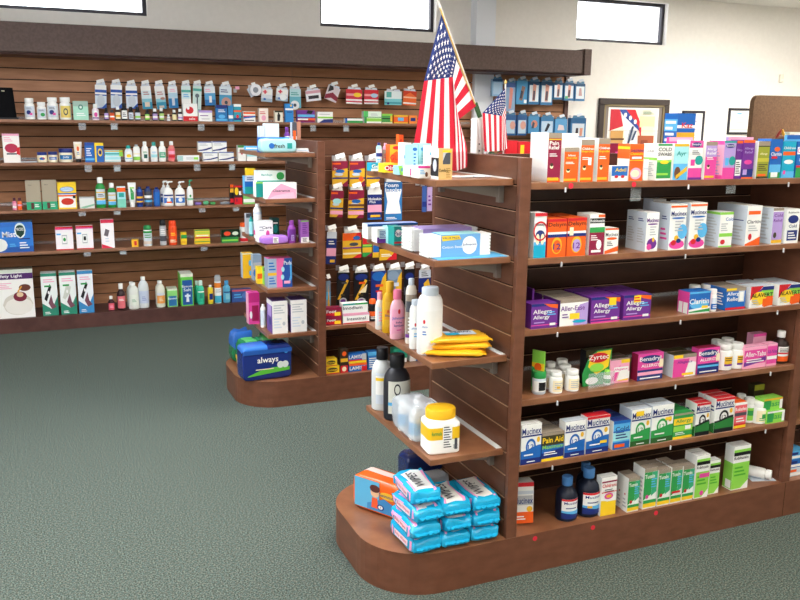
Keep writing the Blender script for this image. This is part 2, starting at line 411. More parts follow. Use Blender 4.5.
for i,z in enumerate(WS):
    s=MB().cbox(xa,2.1,3.96,YS,z,z+ST,WSHELF,.0015).obj('shelf',wf)
    MB().box(xa,2.1,YS-.006,YS-.002,z+ST,z+ST+.018,CLEAR).obj('shelf_lip',s)
# clear tag holders hanging under the wall shelves
def holder(parent,x,Y,z,w=.045,h=.05,paper=None):
    mb=MB(); mb.box(x-w/2,x+w/2,Y-.002,Y,z-h,z,CLEAR); mb.box(x-w/2,x+w/2,Y,Y+.012,z-.003,z-.001,CLEAR)
    if paper: mb.box(x-w*.4,x+w*.4,Y-.003,Y-.0022,z-h*.9,z-h*.35,paper)
    return mb.obj('tag_holder',parent)
shs=[o for o in wf.children if o.name.startswith('shelf')]
for si,px in ((0,(82,114,201,231,313,346)),(1,(88,117,197,232)),(2,(82,117,202,236)),(3,(87,123,204))):
    for j,p in enumerate(px):
        holder(shs[si],solveX(p,3.963,WS[si]),3.963,WS[si],paper='a4a8a8' if j%2 else None,h=.045 if si<2 else .028)
# ================================================================ gondolas
HB,TOPZ,PW,W_,D_=.138,1.3441,.038,1.1828,.5998
def base_pts(x1,D,bulge=.43,r=.21):
    pts=[(x1,0),(x1,D)]
    # far rounded corner then near rounded corner of the end platform
    for k in range(13):
        a=pi/2+k/12*pi/2; pts.append((-bulge+r+r*cos(a),D-r+r*sin(a)))
    for k in range(13):
        a=pi+k/12*pi/2; pts.append((-bulge+r+r*cos(a),r+r*sin(a)))
    return pts[::-1]
def gondola(name,loc,length_bays,label,end_z,front_z,z0,last=None,bulge=.43):
    g=empty(name,loc,0,label,'shelving')
    L=length_bays*(W_+PW)+PW if last is None else last
    pts=[(x,y) for x,y in base_pts(L,D_,bulge)]
    mb=MB(); mb.prism(pts,0,HB-.001,WOOD); mb.prism([(x,y) for x,y in pts],HB-.001,HB,WOOD,top=WOODT); mb.obj('base',g)
    # end panel: slats look towards -X
    mb=MB(); slats(mb,.022,D_-.022,0,HB,TOPZ-.0,z0,SLAT,t=.012,axis='x',sgn=-1,groove=.006); mb.box(.0185,.036,.022,D_-.022,HB,TOPZ,WOOD); mb.obj('end_panel',g)
    xs=[0]
    x=W_
    while x<L-PW*.5: xs.append(x); x+=W_+PW
    if last is not None: xs=[0,last-PW]
    for x in xs:
        MB().cbox(x,x+PW,0,.02,HB,TOPZ,WOOD,.0015).obj('post',g)
        MB().cbox(x,x+PW,D_-.02,D_,HB,TOPZ,WOOD,.0015).obj('post',g)
        if x: MB().box(x+.001,x+PW-.001,.022,D_-.022,HB,TOPZ,WOOD).obj('divider_panel',g)
    for a,b in zip(xs[:-1],xs[1:]):
        mb=MB(); slats(mb,a+PW,b,D_/2-.012,HB,TOPZ,z0,SHADED_SLAT if last is None else SLAT,t=.009,sgn=-1,groove=.006); mb.box(a+PW,b,D_/2+.004,D_/2+.01,HB,TOPZ,WOOD); mb.obj('centre_panel',g)
    shelves={}
    for i,z in enumerate(front_z):
        for j,(a,b) in enumerate(zip(xs[:-1],xs[1:])):
            shelves[i,j]=MB().cbox(a+PW+.0005,b-.0005,.002,D_/2-.013,z,z+.02,WOODT,.0015).obj('shelf',g)
            MB().box(a+PW+.01,b-.01,D_/2-.018,D_/2-.0145,z+.02,z+.034,CLEAR).obj('shelf_lip',shelves[i,j])
            if i==0: MB().cbox(a+PW+.0005,b-.0005,D_/2+.011,D_-.002,z,z+.02,WOODT,.0015).obj('shelf',g)
    for z in end_z:
        e=MB().cbox(-.257,-.0008,.0356,.5888,z,z+.02,WOODT,.0015).obj('end_shelf',g)
        MB().box(-.022,-.002,.045,.575,z+.02,z+.0215,FROST).obj('shelf_lip',e)
        for y in (.09,.5):
            mb=MB()
            mb.box(-.018,-.0015,y,y+.02,z-.055,z,METAL)
            mb.add([(-.2,y+.008,z),(-.018,y+.008,z),(-.018,y+.008,z-.04),(-.2,y+.008,z-.008),(-.2,y+.012,z),(-.018,y+.012,z),(-.018,y+.012,z-.04),(-.2,y+.012,z-.008)],[(0,1,2,3),(7,6,5,4),(0,3,7,4),(3,2,6,7)],METAL)
            mb.obj('bracket',e)
    return g,shelves
A1=[1.2504,1.0237,.8027,.5778,.36]; AE=[1.2613,1.0285,.7203,.4125]
BE=[1.2668,1.0434,.8155,.592,.3559]
XB,YBo=-.0213,1.8952
gA,shA=gondola('gondola',(0,0,0),2,'nearest brown gondola shelving unit with rounded base and medicine shelves facing the camera',AE,A1,1.2635)
gB,shB=gondola('gondola',(XB,YBo,0),1,'farther brown gondola shelving unit with hanging insole packs and rounded base',BE,[.385],1.2635,last=.90,bulge=.402)
# little white clips and red dot stickers on the shelf edges, clear tag holders
def clip(parent,x,z):
    mb=MB(); mb.cbox(x-.002,x+.002,-.005,.0,z-.009,z+.006,pm('d8d8da',.3,.5),.0006); return mb.obj('shelf_clip',parent)
for i,px in enumerate(((565,688,788),(561,685,783),(557,680,777),(557,675,770),(552,670,765))):
    for p in px: clip(shA[i,0],solveX(p,0,A1[i]),A1[i])
def dot(parent,p,q):
    P=on(p,q,1,-.0005); mb=MB(); n=16
    V=[(P.x+.0085*cos(2*pi*k/n),-.0008+.0006*s,P.z+.0085*sin(2*pi*k/n)) for s in (0,1) for k in range(n)]
    mb.add(V,[tuple(range(n))[::-1]]+[(k,(k+1)%n,(k+1)%n+n,k+n) for k in range(n)],pm('e02840',.4,.4)); return mb.obj('dot_sticker',parent)
bA=[o for o in gA.children if o.name.startswith('base')][0]
for p,q in ((535,538.5),(593,527.5),(656,513)): dot(bA,p,q)
for p in (571,634): P=proj((solveX(p,0,A1[0]+.01),0,A1[0]+.01)); dot(shA[0,0],P[0],P[1])
holder(shA[0,0],solveX(636,.03,A1[0]),.03,A1[0],.04,.045)
holder(shA[0,0],solveX(731,.03,A1[0]),.03,A1[0],.04,.03)
# base seam between the two bays
MB().box(W_+.018,W_+.0195,-.0004,.001,.002,HB-.002,GROOVE).obj('base_joint',gA)
# ================================================================ products
CNT={}
def frame(sh,x0,x1,yt,yb,back=0.,shrink=.985):
    Y,z=sh; Y=Y+back
    a=solveX(x0,Y,z); b=solveX(x1,Y,z); h=solveH(yb-yt,(a+b)/2,Y,z)
    return (a+b)/2,Y,z,(b-a)*shrink,h
ROWN=['','one row behind','two rows behind','three rows behind']
def C(sh,x0,x1,yt,yb,d,base,fa,label,cat='box',grp=None,name='medicine_carton',back=0,rz=0,rows=1,side=None,sa='',top=None,ta='',up=0.,dy=.0,rx=0,hs=1.):
    X,Y,z,w,h=frame(sh,x0,x1,yt,yb,back); h*=hs
    if 0<=sh[0]<.1 and z<.62 and X>0: d*=.62
    me=carton_mesh(w,d,h,base,fa,side,sa,top,ta); o=None
    for k in range(rows):
        # each box of the row is its own object sharing the mesh
        o=link(me,name,None,(X+(.0025*((k*5)%3-1) if k else 0),Y+d/2*cos(rz)+k*(d+.002),z+.0003+up),rz,rx)
        lb=label if k==0 else (label if len(label.split())<=13 else label.split(',')[0])+', '+ROWN[k]
        tag(o,lb.split('|')[0] if k==0 else lb,cat,grp if rows==1 else (grp or label.split('|')[-1]+' row'))
    return (X,Y,z+h+up,w)
def Bt(sh,x0,x1,yt,yb,kind,body,cap,lab,fa,label,cat='bottle',grp=None,name='medicine_bottle',back=0,oval=1.,rows=1,rz=0,step=None,tilt=None):
    X,Y,z,w,h=frame(sh,x0,x1,yt,yb,back)
    X,_,_,w,_=frame(sh,x0,x1,yt,yb,back+w*.3*oval)
    for k in range(rows):
        lb=label.split('|')[0] if k==0 else label.split('|')[-1]+', '+ROWN[k]
        e=empty(name,(X,Y+w/2*oval+k*(w*oval+.004),z+.0003),rz,lb,cat,grp if rows==1 else (grp or label.split('|')[-1]+' row'))
        bottle(e,kind,w,h,body,cap,lab,fa,oval)
    return X,Y,z+h,w
# ---------------------------------------------------------------- gondola A, top shelf
def S(i,back=.008): return (back,A1[i]+.02)
s=S(0); G='medicine boxes on the top shelf'
kid='e .3 .33 .13 .05 Z;e .3 .36 .12 .035 Q;r .0 .04 .85 .1 U;l .1 .7 .52 .6 2 W;'
C(s,546.6,559.7,131.6,181,.10,'W','b 0 .9 X;b .9 1 E;b .01 .08 O;'+kid+'t Pain .42 .8 .07 W;t Relief .42 .71 .07 W;b .86 .885 U;','tall maroon and white pain relief box at the post end of the top shelf',grp=G)
C(s,563,577.5,146.6,181,.05,'W','b 0 .88 O;b .88 1 E;'+kid+'t Ibuprofen .5 .7 .06 Y;t Infants .5 .78 .05 W;','short orange infant ibuprofen box beside the maroon pain relief box',grp=G)
C(s,564,576,135,180,.05,'W','l .1 .8 .3 .8 6 H;','plain white tall box back showing behind the short orange box',grp=G,back=.15)
C(s,579.4,592.5,139,181,.06,'W','b 0 .87 O;b .87 1 E;'+kid+'t Ibuprofen .5 .72 .06 Y;r .55 .4 .8 .58 W;t Children .5 .79 .05 W;','tall orange ibuprofen box with white sticker and taupe band',grp=G,rows=2)
C(s,596.6,608,138,181,.06,'W','b 0 .87 O;b .87 1 E;'+kid+'t Ibuprofen .5 .7 .06 Y;t Children .5 .78 .05 W;','tall orange ibuprofen box without sticker, left of the small blue box',grp=G,rows=2)
C(s,611,627,166,181,.045,'W','b 0 1 B;s 0 .35 .35 W;e .3 .3 .12 .1 R;e .7 .3 .12 .1 R;t Advil .55 .75 .22 Y;','small blue box lying low beneath the back panel, between orange boxes',grp=G)
C(s,628,642,144.3,181,.06,'O','b 0 1 O;e .5 .2 .42 .16 I;e .45 .2 .3 .1 Z;t CHILDRENS .5 .82 .06 N;t Chewable .5 .74 .06 Y;r .15 .6 .85 .66 H;b .55 .57 Y;','wide orange chewable tablets box with oval pink picture on front',grp=G,side='W',sa='b .6 1 O;b .86 .93 Y;')
C(s,643,647.5,160,181,.04,'W','b .5 .6 H;','little white box squeezed right of the chewable tablets box',grp=G,back=.02)
C(s,655.6,670,144.7,181,.07,'W','b .05 .55 G;b .5 .56 L;b .95 1 G;t COLD .5 .85 .09 K;t SWABS .5 .72 .08 K;e .5 .5 .3 .05 Y;r 0 .14 .8 .2 L;','white box with green lower half and scribbled black lettering',grp=G,sa='l .2 .8 .1 .5 8 S;b .55 .62 L;t COLD .5 .8 .06 K;')
C(s,672,686.5,145,181,.06,'W','b 0 .93 C;b .45 1 A;b .93 1 U;e .3 .2 .22 .17 F;q .2 .02 .95 .25 .95 .38 .2 .12 U;t Ayr .5 .72 .14 T;','pale blue saline box with brown bear and yellow ribbon',grp=G)
C(s,687,700.6,142,181,.06,'W','b 0 .3 M;b .82 1 M;e .75 .5 .3 .12 T;r .15 .36 .45 .52 M;e .5 .9 .38 .06 N;t Benadryl .5 .9 .06 W;l .2 .8 .64 .76 3 D;b 0 .06 P;','pink and white allergy box with teal swirl, beside the bear box',grp=G)
C(s,703.5,714.7,143.4,181,.07,'I','b 0 1 M;b .45 .9 V;b .9 1 E;b .4 .6 M;'+kid+'t Allergy .5 .8 .07 W;t Relief .5 .7 .07 W;','narrow pink and purple box with taupe top band',grp=G,side='W')
C(s,721.5,733.3,143,181,.07,'I','b 0 .3 M;b .3 .95 V;b .95 1 T;e .75 .48 .28 .12 T;r .15 .36 .45 .56 C;e .5 .87 .4 .05 N;t Benadryl .5 .87 .05 W;','lilac and pink allergy box with teal swirl, left of the purple boxes',grp=G,side='M',sa='b .1 .9 I;l .2 .8 .1 .8 9 V;')
C(s,734,740,143,181,.05,'P','r 0 .08 .95 .5 W;l .1 .85 .12 .46 6 K;b .93 1 O;t Allergy .5 .75 .07 V;','purple box with barcode panel, left one of the purple pair',grp=G,back=.004)
C(s,740.5,752,142.5,181,.06,'P','b 0 .25 N;b .93 1 O;e .5 .43 .35 .06 M;t Allergy .5 .78 .07 V;t Relief .5 .69 .06 V;r .1 .1 .45 .24 V;b 0 .04 O;','dark purple allergy box facing forward, right one of the purple pair',grp=G)
C(s,755.5,767,144,181,.07,'W','b 0 1 Q;b .05 .85 9aa030;b .88 1 E;t Allergy .5 .66 .06 Z;b .45 .55 c8c040;r .1 .06 .8 .12 O;l .1 .9 .2 .4 4 Q;','olive green and yellow box with taupe top',grp=G)
C(s,768,779.3,142,181,.06,'B','b 0 .2 G;b .15 .35 C;b .8 1 B;e .55 .74 .25 .06 O;t Claritin .5 .62 .08 W;r .1 .5 .6 .56 R;r .15 .02 .75 .15 W;','deep blue box with orange flower and red stripe',grp=G,sa='l .1 .9 .1 .9 9 C;')
C(s,780.5,793,144.5,181,.06,'J','b .62 .72 O;t Childrens .5 .82 .06 W;e .5 .44 .38 .06 W;b 0 .18 C;r .12 .1 .3 .2 M;','turquoise box with orange stripe near the right edge',grp=G)
C(s,794.5,807,145,181,.06,'B','b .65 .85 W;t Clar .35 .75 .12 M;b 0 .3 G;t Claritin .6 .5 .1 W;b .28 .34 R;','blue box with white strip cut by the right picture edge',grp=G)
C(s,666,690,140.5,181,.012,'M','b .9 1 I;','flat pink box standing upright behind the pale blue bear box',grp=G,back=.09)
C(s,725,750,141.5,181,.012,'V','b .9 1 I;','flat lilac carton standing behind the purple pair',grp=G,back=.09)
C(s,783,806,140.5,181,.012,'C','b .9 1 B;','flat sky blue carton behind the turquoise box',grp=G,back=.09)
sb=(.36,A1[0]+.02)
C(sb,673.5,691.5,119,178,.07,'B','b .55 .68 U;b .75 .8 W;t HUMIDIFIER .5 .6 .07 U;t Kaz .55 .8 .08 R;b .3 .5 N;','large blue appliance box standing on the rear top shelf, before small frame','box',side='B',sa='b .7 .9 C;l .1 .9 .5 .9 4 W;e .4 .3 .2 .1 K;',name='appliance_box')
C(sb,607,621,145,175,.05,'X','b .1 .9 X;l .5 .95 .3 .8 2 M;','maroon box on the rear shelf peeking over the centre panel',name='medicine_carton')
C(sb,505,516.5,136.5,170,.05,'R','b .45 1 R;b 0 .45 D;','red over black box on rear shelf beside the small flag',back=.05,name='boxed_item')
C(sb,517,532,136,168,.05,'R','b .4 1 R;b 0 .4 D;r .15 .55 .4 .9 Y;r .3 0 .42 .4 S;r .6 0 .7 .4 S;','red over black box with a yellow spot, right of its twin',back=.05,name='boxed_item')
# ---------------------------------------------------------------- shelf 2
s=S(1); G='cough and cold boxes on the second shelf'
C(s,533,545,212,257,.05,'W','b 0 .35 J;b .28 .36 C;e .5 .48 .42 .14 N;e .3 .42 .16 .12 Z;e .7 .42 .16 .12 Z;g .5 .6 .6 .22 .82 R;t Chloraseptic .5 .74 .07 K;b .93 1 R;','white, red and turquoise box with two faces beside the post',grp=G)
DEL='b 0 1 O;t Delsym .5 .84 .12 K;b .6 .66 W;b .52 .6 N;e .5 .3 .28 .22 U;b .93 1 R;'
C(s,546.5,565.3,218,256,.07,'O',DEL+'e .5 .28 .22 .17 O;t 12 .5 .28 .14 N;','orange cough box with orange dial, left of the orange pair',grp=G,rows=2,side='R')
C(s,566,585,217.5,255.5,.07,'O',DEL+'e .5 .28 .22 .17 V;t 12 .5 .28 .14 P;r .1 .55 .3 .76 Z;','orange cough box with purple dial, right of the orange pair',grp=G,rows=2,side='R')
C(s,588,603,213,253.5,.07,'W','b .9 1 W;r .55 .92 1 .99 O;b .78 .9 K;t Robitussin .5 .84 .06 W;b .55 .68 G;b 0 .55 X;l .1 .6 .35 .5 3 W;e .65 .25 .18 .12 W;r .15 .06 .8 .12 W;','white box with black, green and maroon bands, beside orange pair',grp=G,sa='l .2 .8 .1 .8 9 S;')
C(s,604,617.5,226.5,252,.05,'W','b .93 1 O;t Mucinex .5 .76 .13 D;e .5 .6 .4 .05 O;q 0 0 1 .1 1 .3 0 .12 O;l .15 .6 .3 .5 3 D;','small white and orange cough box, shortest on its shelf',grp=G)
def MUC(c,c2,extra=''): return 't Mucinex .5 .8 .09 N;e .5 .7 .42 .02 %s;l .3 .8 .4 .66 4 S;%s'%(c,extra)
C(s,644.5,657,211,250,.05,'W',MUC('P','P','t Mucinex .5 .8 .09 P;e .5 .2 .4 .14 P;e .3 .12 .2 .08 M;e .6 .3 .1 .06 U;'),'tall white cough box with purple berries on front',grp=G,rows=2,side='H',sa='l .15 .7 .75 .85 2 N;l .15 .8 .2 .6 6 S;')
C(s,650,663,202,247,.05,'W','l .15 .8 .2 .8 6 S;t Mucinex .5 .85 .07 N;','tall white box towering behind the purple berry boxes',grp=G,back=.13,side='H')
KM='e .5 .12 .48 .1 M;e .3 .16 .16 .06 R;e .45 .26 .14 .06 U;e .6 .2 .15 .05 N;e .8 .4 .3 .16 C;b .93 .97 O;'
C(s,667.7,684,204,249.7,.05,'W',KM+MUC('B','B'),'tall white cough box with colourful fruit, left of the fruit pair',grp=G,rows=2,side='H',sa='l .2 .7 .65 .75 2 N;l .15 .8 .2 .5 3 M;')
C(s,687.3,704,203,249,.05,'W',KM+MUC('B','B'),'tall white cough box with colourful fruit, right of the fruit pair',grp=G,rows=2,side='H',sa='l .2 .7 .65 .75 2 N;l .15 .8 .2 .5 3 M;')
C(s,717.7,731,212.7,247.5,.07,'W','b .93 1 L;t Cold .7 .8 .09 B;b .3 .4 L;e .3 .15 .18 .07 R;l .1 .6 .45 .7 4 S;b 0 .04 L;','white box with bright green lid and green stripes',grp=G,side='H',sa='l .15 .8 .1 .85 9 S;b .93 1 L;')
C(s,744.2,759,206.3,246,.07,'W','r .1 .78 .9 .87 O;t Claritin .5 .6 .08 D;q 0 0 1 0 1 .22 .5 .12 0 .04 O;e .3 .22 .12 .08 R;l .15 .8 .35 .52 3 S;','white box with orange label and orange foot swoosh',grp=G,rows=2,side='H',sa='l .15 .8 .6 .65 1 N;l .15 .8 .1 .5 5 S;')
C(s,770.3,780.7,209,244.8,.08,'W','b .93 1 E;b .12 .9 V;t Cold .5 .8 .08 P;t Relief .5 .66 .07 P;e .3 .25 .16 .08 Q;b .03 .12 U;','narrow white box with lilac front panel',grp=G,side='H',sa='l .15 .8 .1 .85 8 S;')
C(s,784,797.4,209.5,243.6,.06,'W','b .82 .95 W;t Robitussin .5 .9 .05 K;e .5 .7 .4 .12 N;t Cold .5 .5 .08 N;r .12 .08 .88 .38 N;l .2 .8 .12 .34 3 W;','white box with navy block and navy oval, last on its shelf',grp=G)
# ---------------------------------------------------------------- shelf 3
s=S(2); G='allergy boxes on the third shelf'
AL='b 0 1 P;b .9 1 N;q .45 1 1 .94 1 .76 .7 .84 O;t Allegra .42 .66 .2 W;t Allergy .38 .44 .17 W;l .6 .92 .5 .7 2 C;b .12 .16 M;l .1 .5 .2 .3 1 V;r .7 .1 .92 .2 W;'
C(s,530.5,557,302.5,327,.06,'P',AL,'purple allergy box half hidden by the post, first on its shelf',grp=G)
C(s,531,533,293,326.7,.05,'P','b 0 .3 W;','purple upright box edge tight against the post',grp=G,back=.075)
C(s,559,587.3,299.2,324.7,.05,'W','b .9 1 E;q .5 0 1 0 1 .88 .7 .8 .5 .4 V;t Aller-Ease .45 .68 .17 P;r .35 .25 .7 .48 Y;e .7 .15 .25 .06 J;l .08 .3 .3 .5 2 P;','white and lilac box with taupe edge between purple boxes',grp=G,rows=3,side='P',top='E')
C(s,590,619,295.5,321,.05,'P',AL+'r .6 .66 .85 .95 Y;b 0 .06 M;','purple allergy box with yellow sticker, left one of the middle pair',grp=G,rows=3)
C(s,622.5,650,293.5,318,.05,'P',AL+'r .35 .7 .6 .98 Y;l .36 .58 .72 .95 2 R;','purple allergy box with yellow sticker, right one of the middle pair',grp=G,rows=3)
C(s,688,709.3,291,312.6,.055,'W','b .2 1 B;e .5 .4 .45 .2 C;b .05 .2 G;t Claritin .48 .56 .22 W;q 0 .2 1 .3 1 .2 0 .1 W;r .6 .22 .9 .34 Y;b .92 1 C;','blue allergy box with pink left side',grp=G,side='M',sa='r .1 0 .9 .5 W;r .45 0 .52 .5 M;',top='B')
Bt(s,709.5,716,289,311,'pill','W','W','B','b .5 1 H;l .2 .8 .1 .4 2 W;','white pill bottle clipped right of the blue allergy box',grp=None)
Bt(s,690,700,283.5,305,'pill','W','W','H','','white pill bottle behind blue allergy box, left of two',back=.075)
Bt(s,702,712,285,306,'pill','W','W','H','','white pill bottle behind blue allergy box, right of two',back=.075)
C(s,724.5,744.5,287.5,309.3,.055,'B','b .85 1 E;t Allergy .4 .72 .18 W;t Relief .38 .5 .16 W;r .62 .35 .92 .85 H;r .68 .4 .86 .8 W;b .02 .12 R;r .0 .9 .5 1 Y;','dark blue allergy box with window showing a bottle',grp=G,side='B',sa='l .2 .8 .2 .8 5 W;',top='E',rows=2)
AV='q 0 .35 0 1 .55 1 R;q .08 .3 .08 .55 .55 .95 .8 .95 P;q .12 .25 .12 .5 .6 .88 1 .8 1 .5 L;e .38 .42 .32 .32 Y;r .55 .05 1 .4 O;q .6 0 .9 .05 1 .5 .7 .5 O;r .5 .8 1 .97 N;t ALAVERT .5 .58 .17 K;l .08 .4 .12 .4 3 S;'
C(s,749,772,286,307.2,.06,'W',AV,'white box with rainbow arc, left one of the rainbow pair',grp=G,rows=2,side='W',top='H')
C(s,777.3,799,284,304.5,.06,'W',AV,'white box with rainbow arc, right one nearest the picture edge',grp=G,rows=2,side='W',top='H')
# ---------------------------------------------------------------- shelf 4
s=S(3); G='allergy remedies on the fourth shelf'
X,Y,z,w,h=frame(s,529,539,354,393,.05)
o=link(carton_mesh(.045,.004,h*1.05,'L','b .3 .7 Y;q 0 .1 1 .2 1 .5 0 .6 G;e .5 .6 .3 .1 O;'),'blister_card',None,(X+.012,Y,z+.003),radians(-62),0,0)
tag(o,'green and yellow blister card leaning on the post','blister pack')
Bt(s,534,546,366.5,389,'jar','H','G','W','r .3 .1 .7 .9 K;','small bottle with bright green cap near the post',back=.02)
PB='l .15 .85 .15 .85 4 S;r .3 .3 .55 .5 U;'
Bt(s,551,562.5,371,392,'pill','W','W','Z',PB,'white pill bottle, front left of the cluster near the post',back=.01,grp='cluster of white pill bottles')
Bt(s,566.8,579,371,391.5,'pill','W','W','Z','l .15 .85 .15 .85 4 S;','white pill bottle, front right of the cluster near the post',back=.01,grp='cluster of white pill bottles')
for (a,b,t_,bk,tx) in ((545,556,368,.055,'middle left of the cluster'),(560,571.5,366,.06,'middle right of the cluster'),(546,556,363.5,.1,'rear left of the cluster'),(557,568,362.5,.105,'rear centre of the cluster')):
    Bt(s,a,b,t_,387-bk*50+.055*50,'pill','W','W','Z','l .15 .85 .15 .85 4 S;','white pill bottle at the %s near the post'%tx,back=bk,grp='cluster of white pill bottles')
e=None
def blister_hang(): pass
X,Y,z,w,h=frame(s,580.5,610,352,387,.045)
e=empty('blister_pack',(X,Y,z+.001),0,'green and yellow blister pack with a small bottle, standing left of pink box','blister pack')
mb=MB(); V=[(-w/2+.006,0,0),(w/2-.003,0,0),(w/2,0,h),(0,0,h*.98),(-w*.28,0,h*.8),(-w/2+.003,0,h*.35)]
mb.add([(x,y-.001,zz) for x,y,zz in V]+[(x,.001,zz) for x,y,zz in V],[tuple(range(6)),tuple(range(11,5,-1))]+[(i,i+6,(i+1)%6+6,(i+1)%6) for i in range(6)],'G')
art(mb,'q .2 .55 .25 .72 .5 .95 .97 .97 .9 .5 .5 .3 Y;e .55 .78 .34 .14 R;t Zyrtec .55 .78 .16 W;e .5 .5 .25 .12 L;e .35 .14 .22 .1 W;',w,h,lambda x,zz,o:(x,-.001-o,zz)); mb.obj('card',e)
mb=MB(); mb.lathe([(.011,.004),(.012,.008),(.012,.03),(.008,.036)],'W',cx=w*.3,cy=-.014); mb.lathe([(.009,.036),(.0095,.037),(.0095,.05),(.008,.052)],'L',cx=w*.3,cy=-.014)
mb.lathe([(.0122,.01),(.0122,.024)],'G',cx=w*.3,cy=-.014,cap=False); mb.obj('bottle_insert',e)
MB().box(-w*.42,w*.46,-.028,-.0265,.002,h*.42,CLEAR).obj('blister',e)
C(s,584,606,349,383,.05,'K','b .8 1 Q;','dark box standing behind the green blister pack',back=.06,grp=None,top='Q')
C(s,609,628.5,355,379.3,.05,'I','q .3 .1 .6 .9 0 .9 0 .05 M;q 0 .05 .4 .6 .7 .9 0 .95 I;r .2 .45 .95 .65 W;t Allegiance .55 .55 .1 M;r .55 .8 1 .95 Y;r .4 .08 .95 .16 Y;b .95 1 E;q .35 .1 .5 .5 1 .45 1 .16 W;','pink and white allergy box right of green blister pack',grp=G,back=.04,top='Q',rows=2)
BEN='b 0 .4 N;b .4 1 M;e .5 .78 .42 .15 N;t Benadryl .48 .78 .18 W;t ALLERGY .5 .55 .1 W;b .2 .32 I;r .84 .45 1 .75 Z;l .1 .9 .04 .14 1 W;'
C(s,636.5,662,351,377.6,.055,'M',BEN,'pink and navy allergy box, left of the two with navy ovals',grp=G,side='X',back=.03,top='M')
C(s,672,695,355,377,.07,'W','b 0 1 I;q 0 0 .5 0 .7 .8 0 .8 M;b .85 1 E;q .5 0 1 0 1 .6 .7 .7 W;t Allegiance .5 .65 .13 P;r .4 .06 .9 .16 Y;r 0 .85 .4 1 Y;','pink and white box with white left side and taupe top',grp=G,side='H',back=.02,top='Q',rows=2)
C(s,696.5,718,348.5,374,.055,'M',BEN.replace('b .2 .32 I','b .25 .33 C'),'pink and navy allergy box, beside the white tubs with gold labels',grp=G,side='M',back=.02,top='X')
GL='r .2 .15 .8 .85 U;l .25 .75 .5 .8 2 Q;r .2 .15 .8 .3 P;'
Bt(s,718,731.4,346,371.6,'pill','W','W','W',GL,'white pill bottle with gold label, left one of the front pair',back=.018)
Bt(s,731.8,742.6,346,371,'pill','W','W','W',GL,'white pill bottle with gold label, right one of the front pair',back=.018)
Bt(s,712,721.5,344,368,'pill','W','W','W',GL,'white pill bottle behind gold label pair, on the left',back=.085)
Bt(s,722.5,733,342,366,'pill','W','W','W',GL,'white pill bottle behind gold label pair, on the right',back=.085)
t3=C(s,743,765,346.5,368,.055,'I','b 0 1 M;b .85 1 I;b 0 .2 I;q .0 .3 1 .5 1 .3 0 .1 P;t Aller-Tabs .5 .65 .2 W;l .1 .9 .25 .45 2 W;','bright pink allergy box with white lettering, left of paler pink box',grp=G,back=.012,top='I')
C(s,765.8,775.8,344.5,366.5,.055,'I','b .1 .9 M;t All-Nite .5 .65 .15 P;b .3 .45 W;b 0 .1 I;','paler narrow pink box beside the brown syrup bottle',grp=G,back=.012,top='I',side='I')
C(s,751,764,339,366.5,.05,'I','b .9 1 M;','pink box raised behind the bright pink allergy box',grp=G,back=.075,top='I')
Bt(s,775,787,333,364.5,'syrup','2a1712','W','W','b 0 .35 O;b .5 .6 R;l .1 .9 .62 .92 3 D;','brown syrup bottle with white cap, last on the fourth shelf',back=.012)
# ---------------------------------------------------------------- shelf 5
s=S(4); G='cold medicine boxes on the fifth shelf'
def MX(c,c2,top='',num='12'): return 'b 0 .14 %s;s 0 .34 .46 %s;s 0 .14 .14 %s;t Mucinex .5 .83 .15 N;b .69 .73 N;g .48 .44 .25 .2 .68 %s;t %s .48 .44 .1 %s;e .84 .6 .08 .07 U;l .15 .6 .2 .28 1 W;l .3 .7 .04 .09 1 W;%s'%(c,c,c2,c,num,c,top)
C(s,520,540.3,426.5,466,.055,'W',MX('B','N'),'white and blue cough tablets box hidden partly by the post',grp=G,top='W')
C(s,540.8,563,434.5,462.3,.05,'N','b .55 1 Q;b .1 .55 B;b .9 1 E;t Pain_Aid .5 .74 .18 Y;t Maximum .5 .5 .12 L;s 0 .3 .4 N;b 0 .1 Y;l .1 .7 .2 .35 2 W;','navy, black and yellow box with taupe top, stacked in row',grp=G,rows=4,top='E')
C(s,563.8,584,420,455.5,.06,'W',MX('B','N'),'white and blue cough tablets box, left of the red topped one',grp=G,top='H')
C(s,585,608,415.5,452.5,.06,'W',MX('B','N','b .93 1 R;r .6 .25 .9 .33 Y;'),'white and blue cough tablets box with red top edge',grp=G,top='R')
C(s,612,629,423,451,.06,'C','b 0 .25 B;b .3 .6 A;b .9 1 B;t Cold .5 .72 .14 N;l .15 .85 .35 .65 3 N;r .1 .06 .7 .18 O;b .6 .66 B;','light blue cold box with white side and orange patch',grp=G,rows=3,side='W',top='N')
C(s,629.6,649,410.5,447,.055,'W',MX('G','2c5a28','r .2 .82 .6 .95 Y;'),'white and green cough box with yellow sticker, beside light blue box',grp=G,rows=2,top='H',side='H')
C(s,650,671.7,405,442,.055,'W',MX('G','2c5a28','r .6 .58 .9 .66 Y;'),'white and green cough box, before the green and yellow row',grp=G,rows=2,top='H',side='H')
C(s,672.3,691.5,414,439.5,.05,'G','b 0 .1 Y;b .55 .8 Y;b .3 .5 L;t Allergy .5 .68 .16 G;b .92 1 E;l .1 .6 .15 .28 2 W;r .6 .35 .9 .5 W;','green and yellow box with yellow lettering, stacked in a row',grp=G,rows=4,top='G')
C(s,694,708,400.5,433,.045,'W',MX('K','2c5a28','s .0 .3 .4 2c7a38;b 0 .12 K;b .93 1 R;'),'white and green box with red lid, left of the red lid pair',grp=G,rows=2,top='R',side='W',sa='l .2 .8 .6 .8 2 N;s 0 .2 .3 2c7a38;')
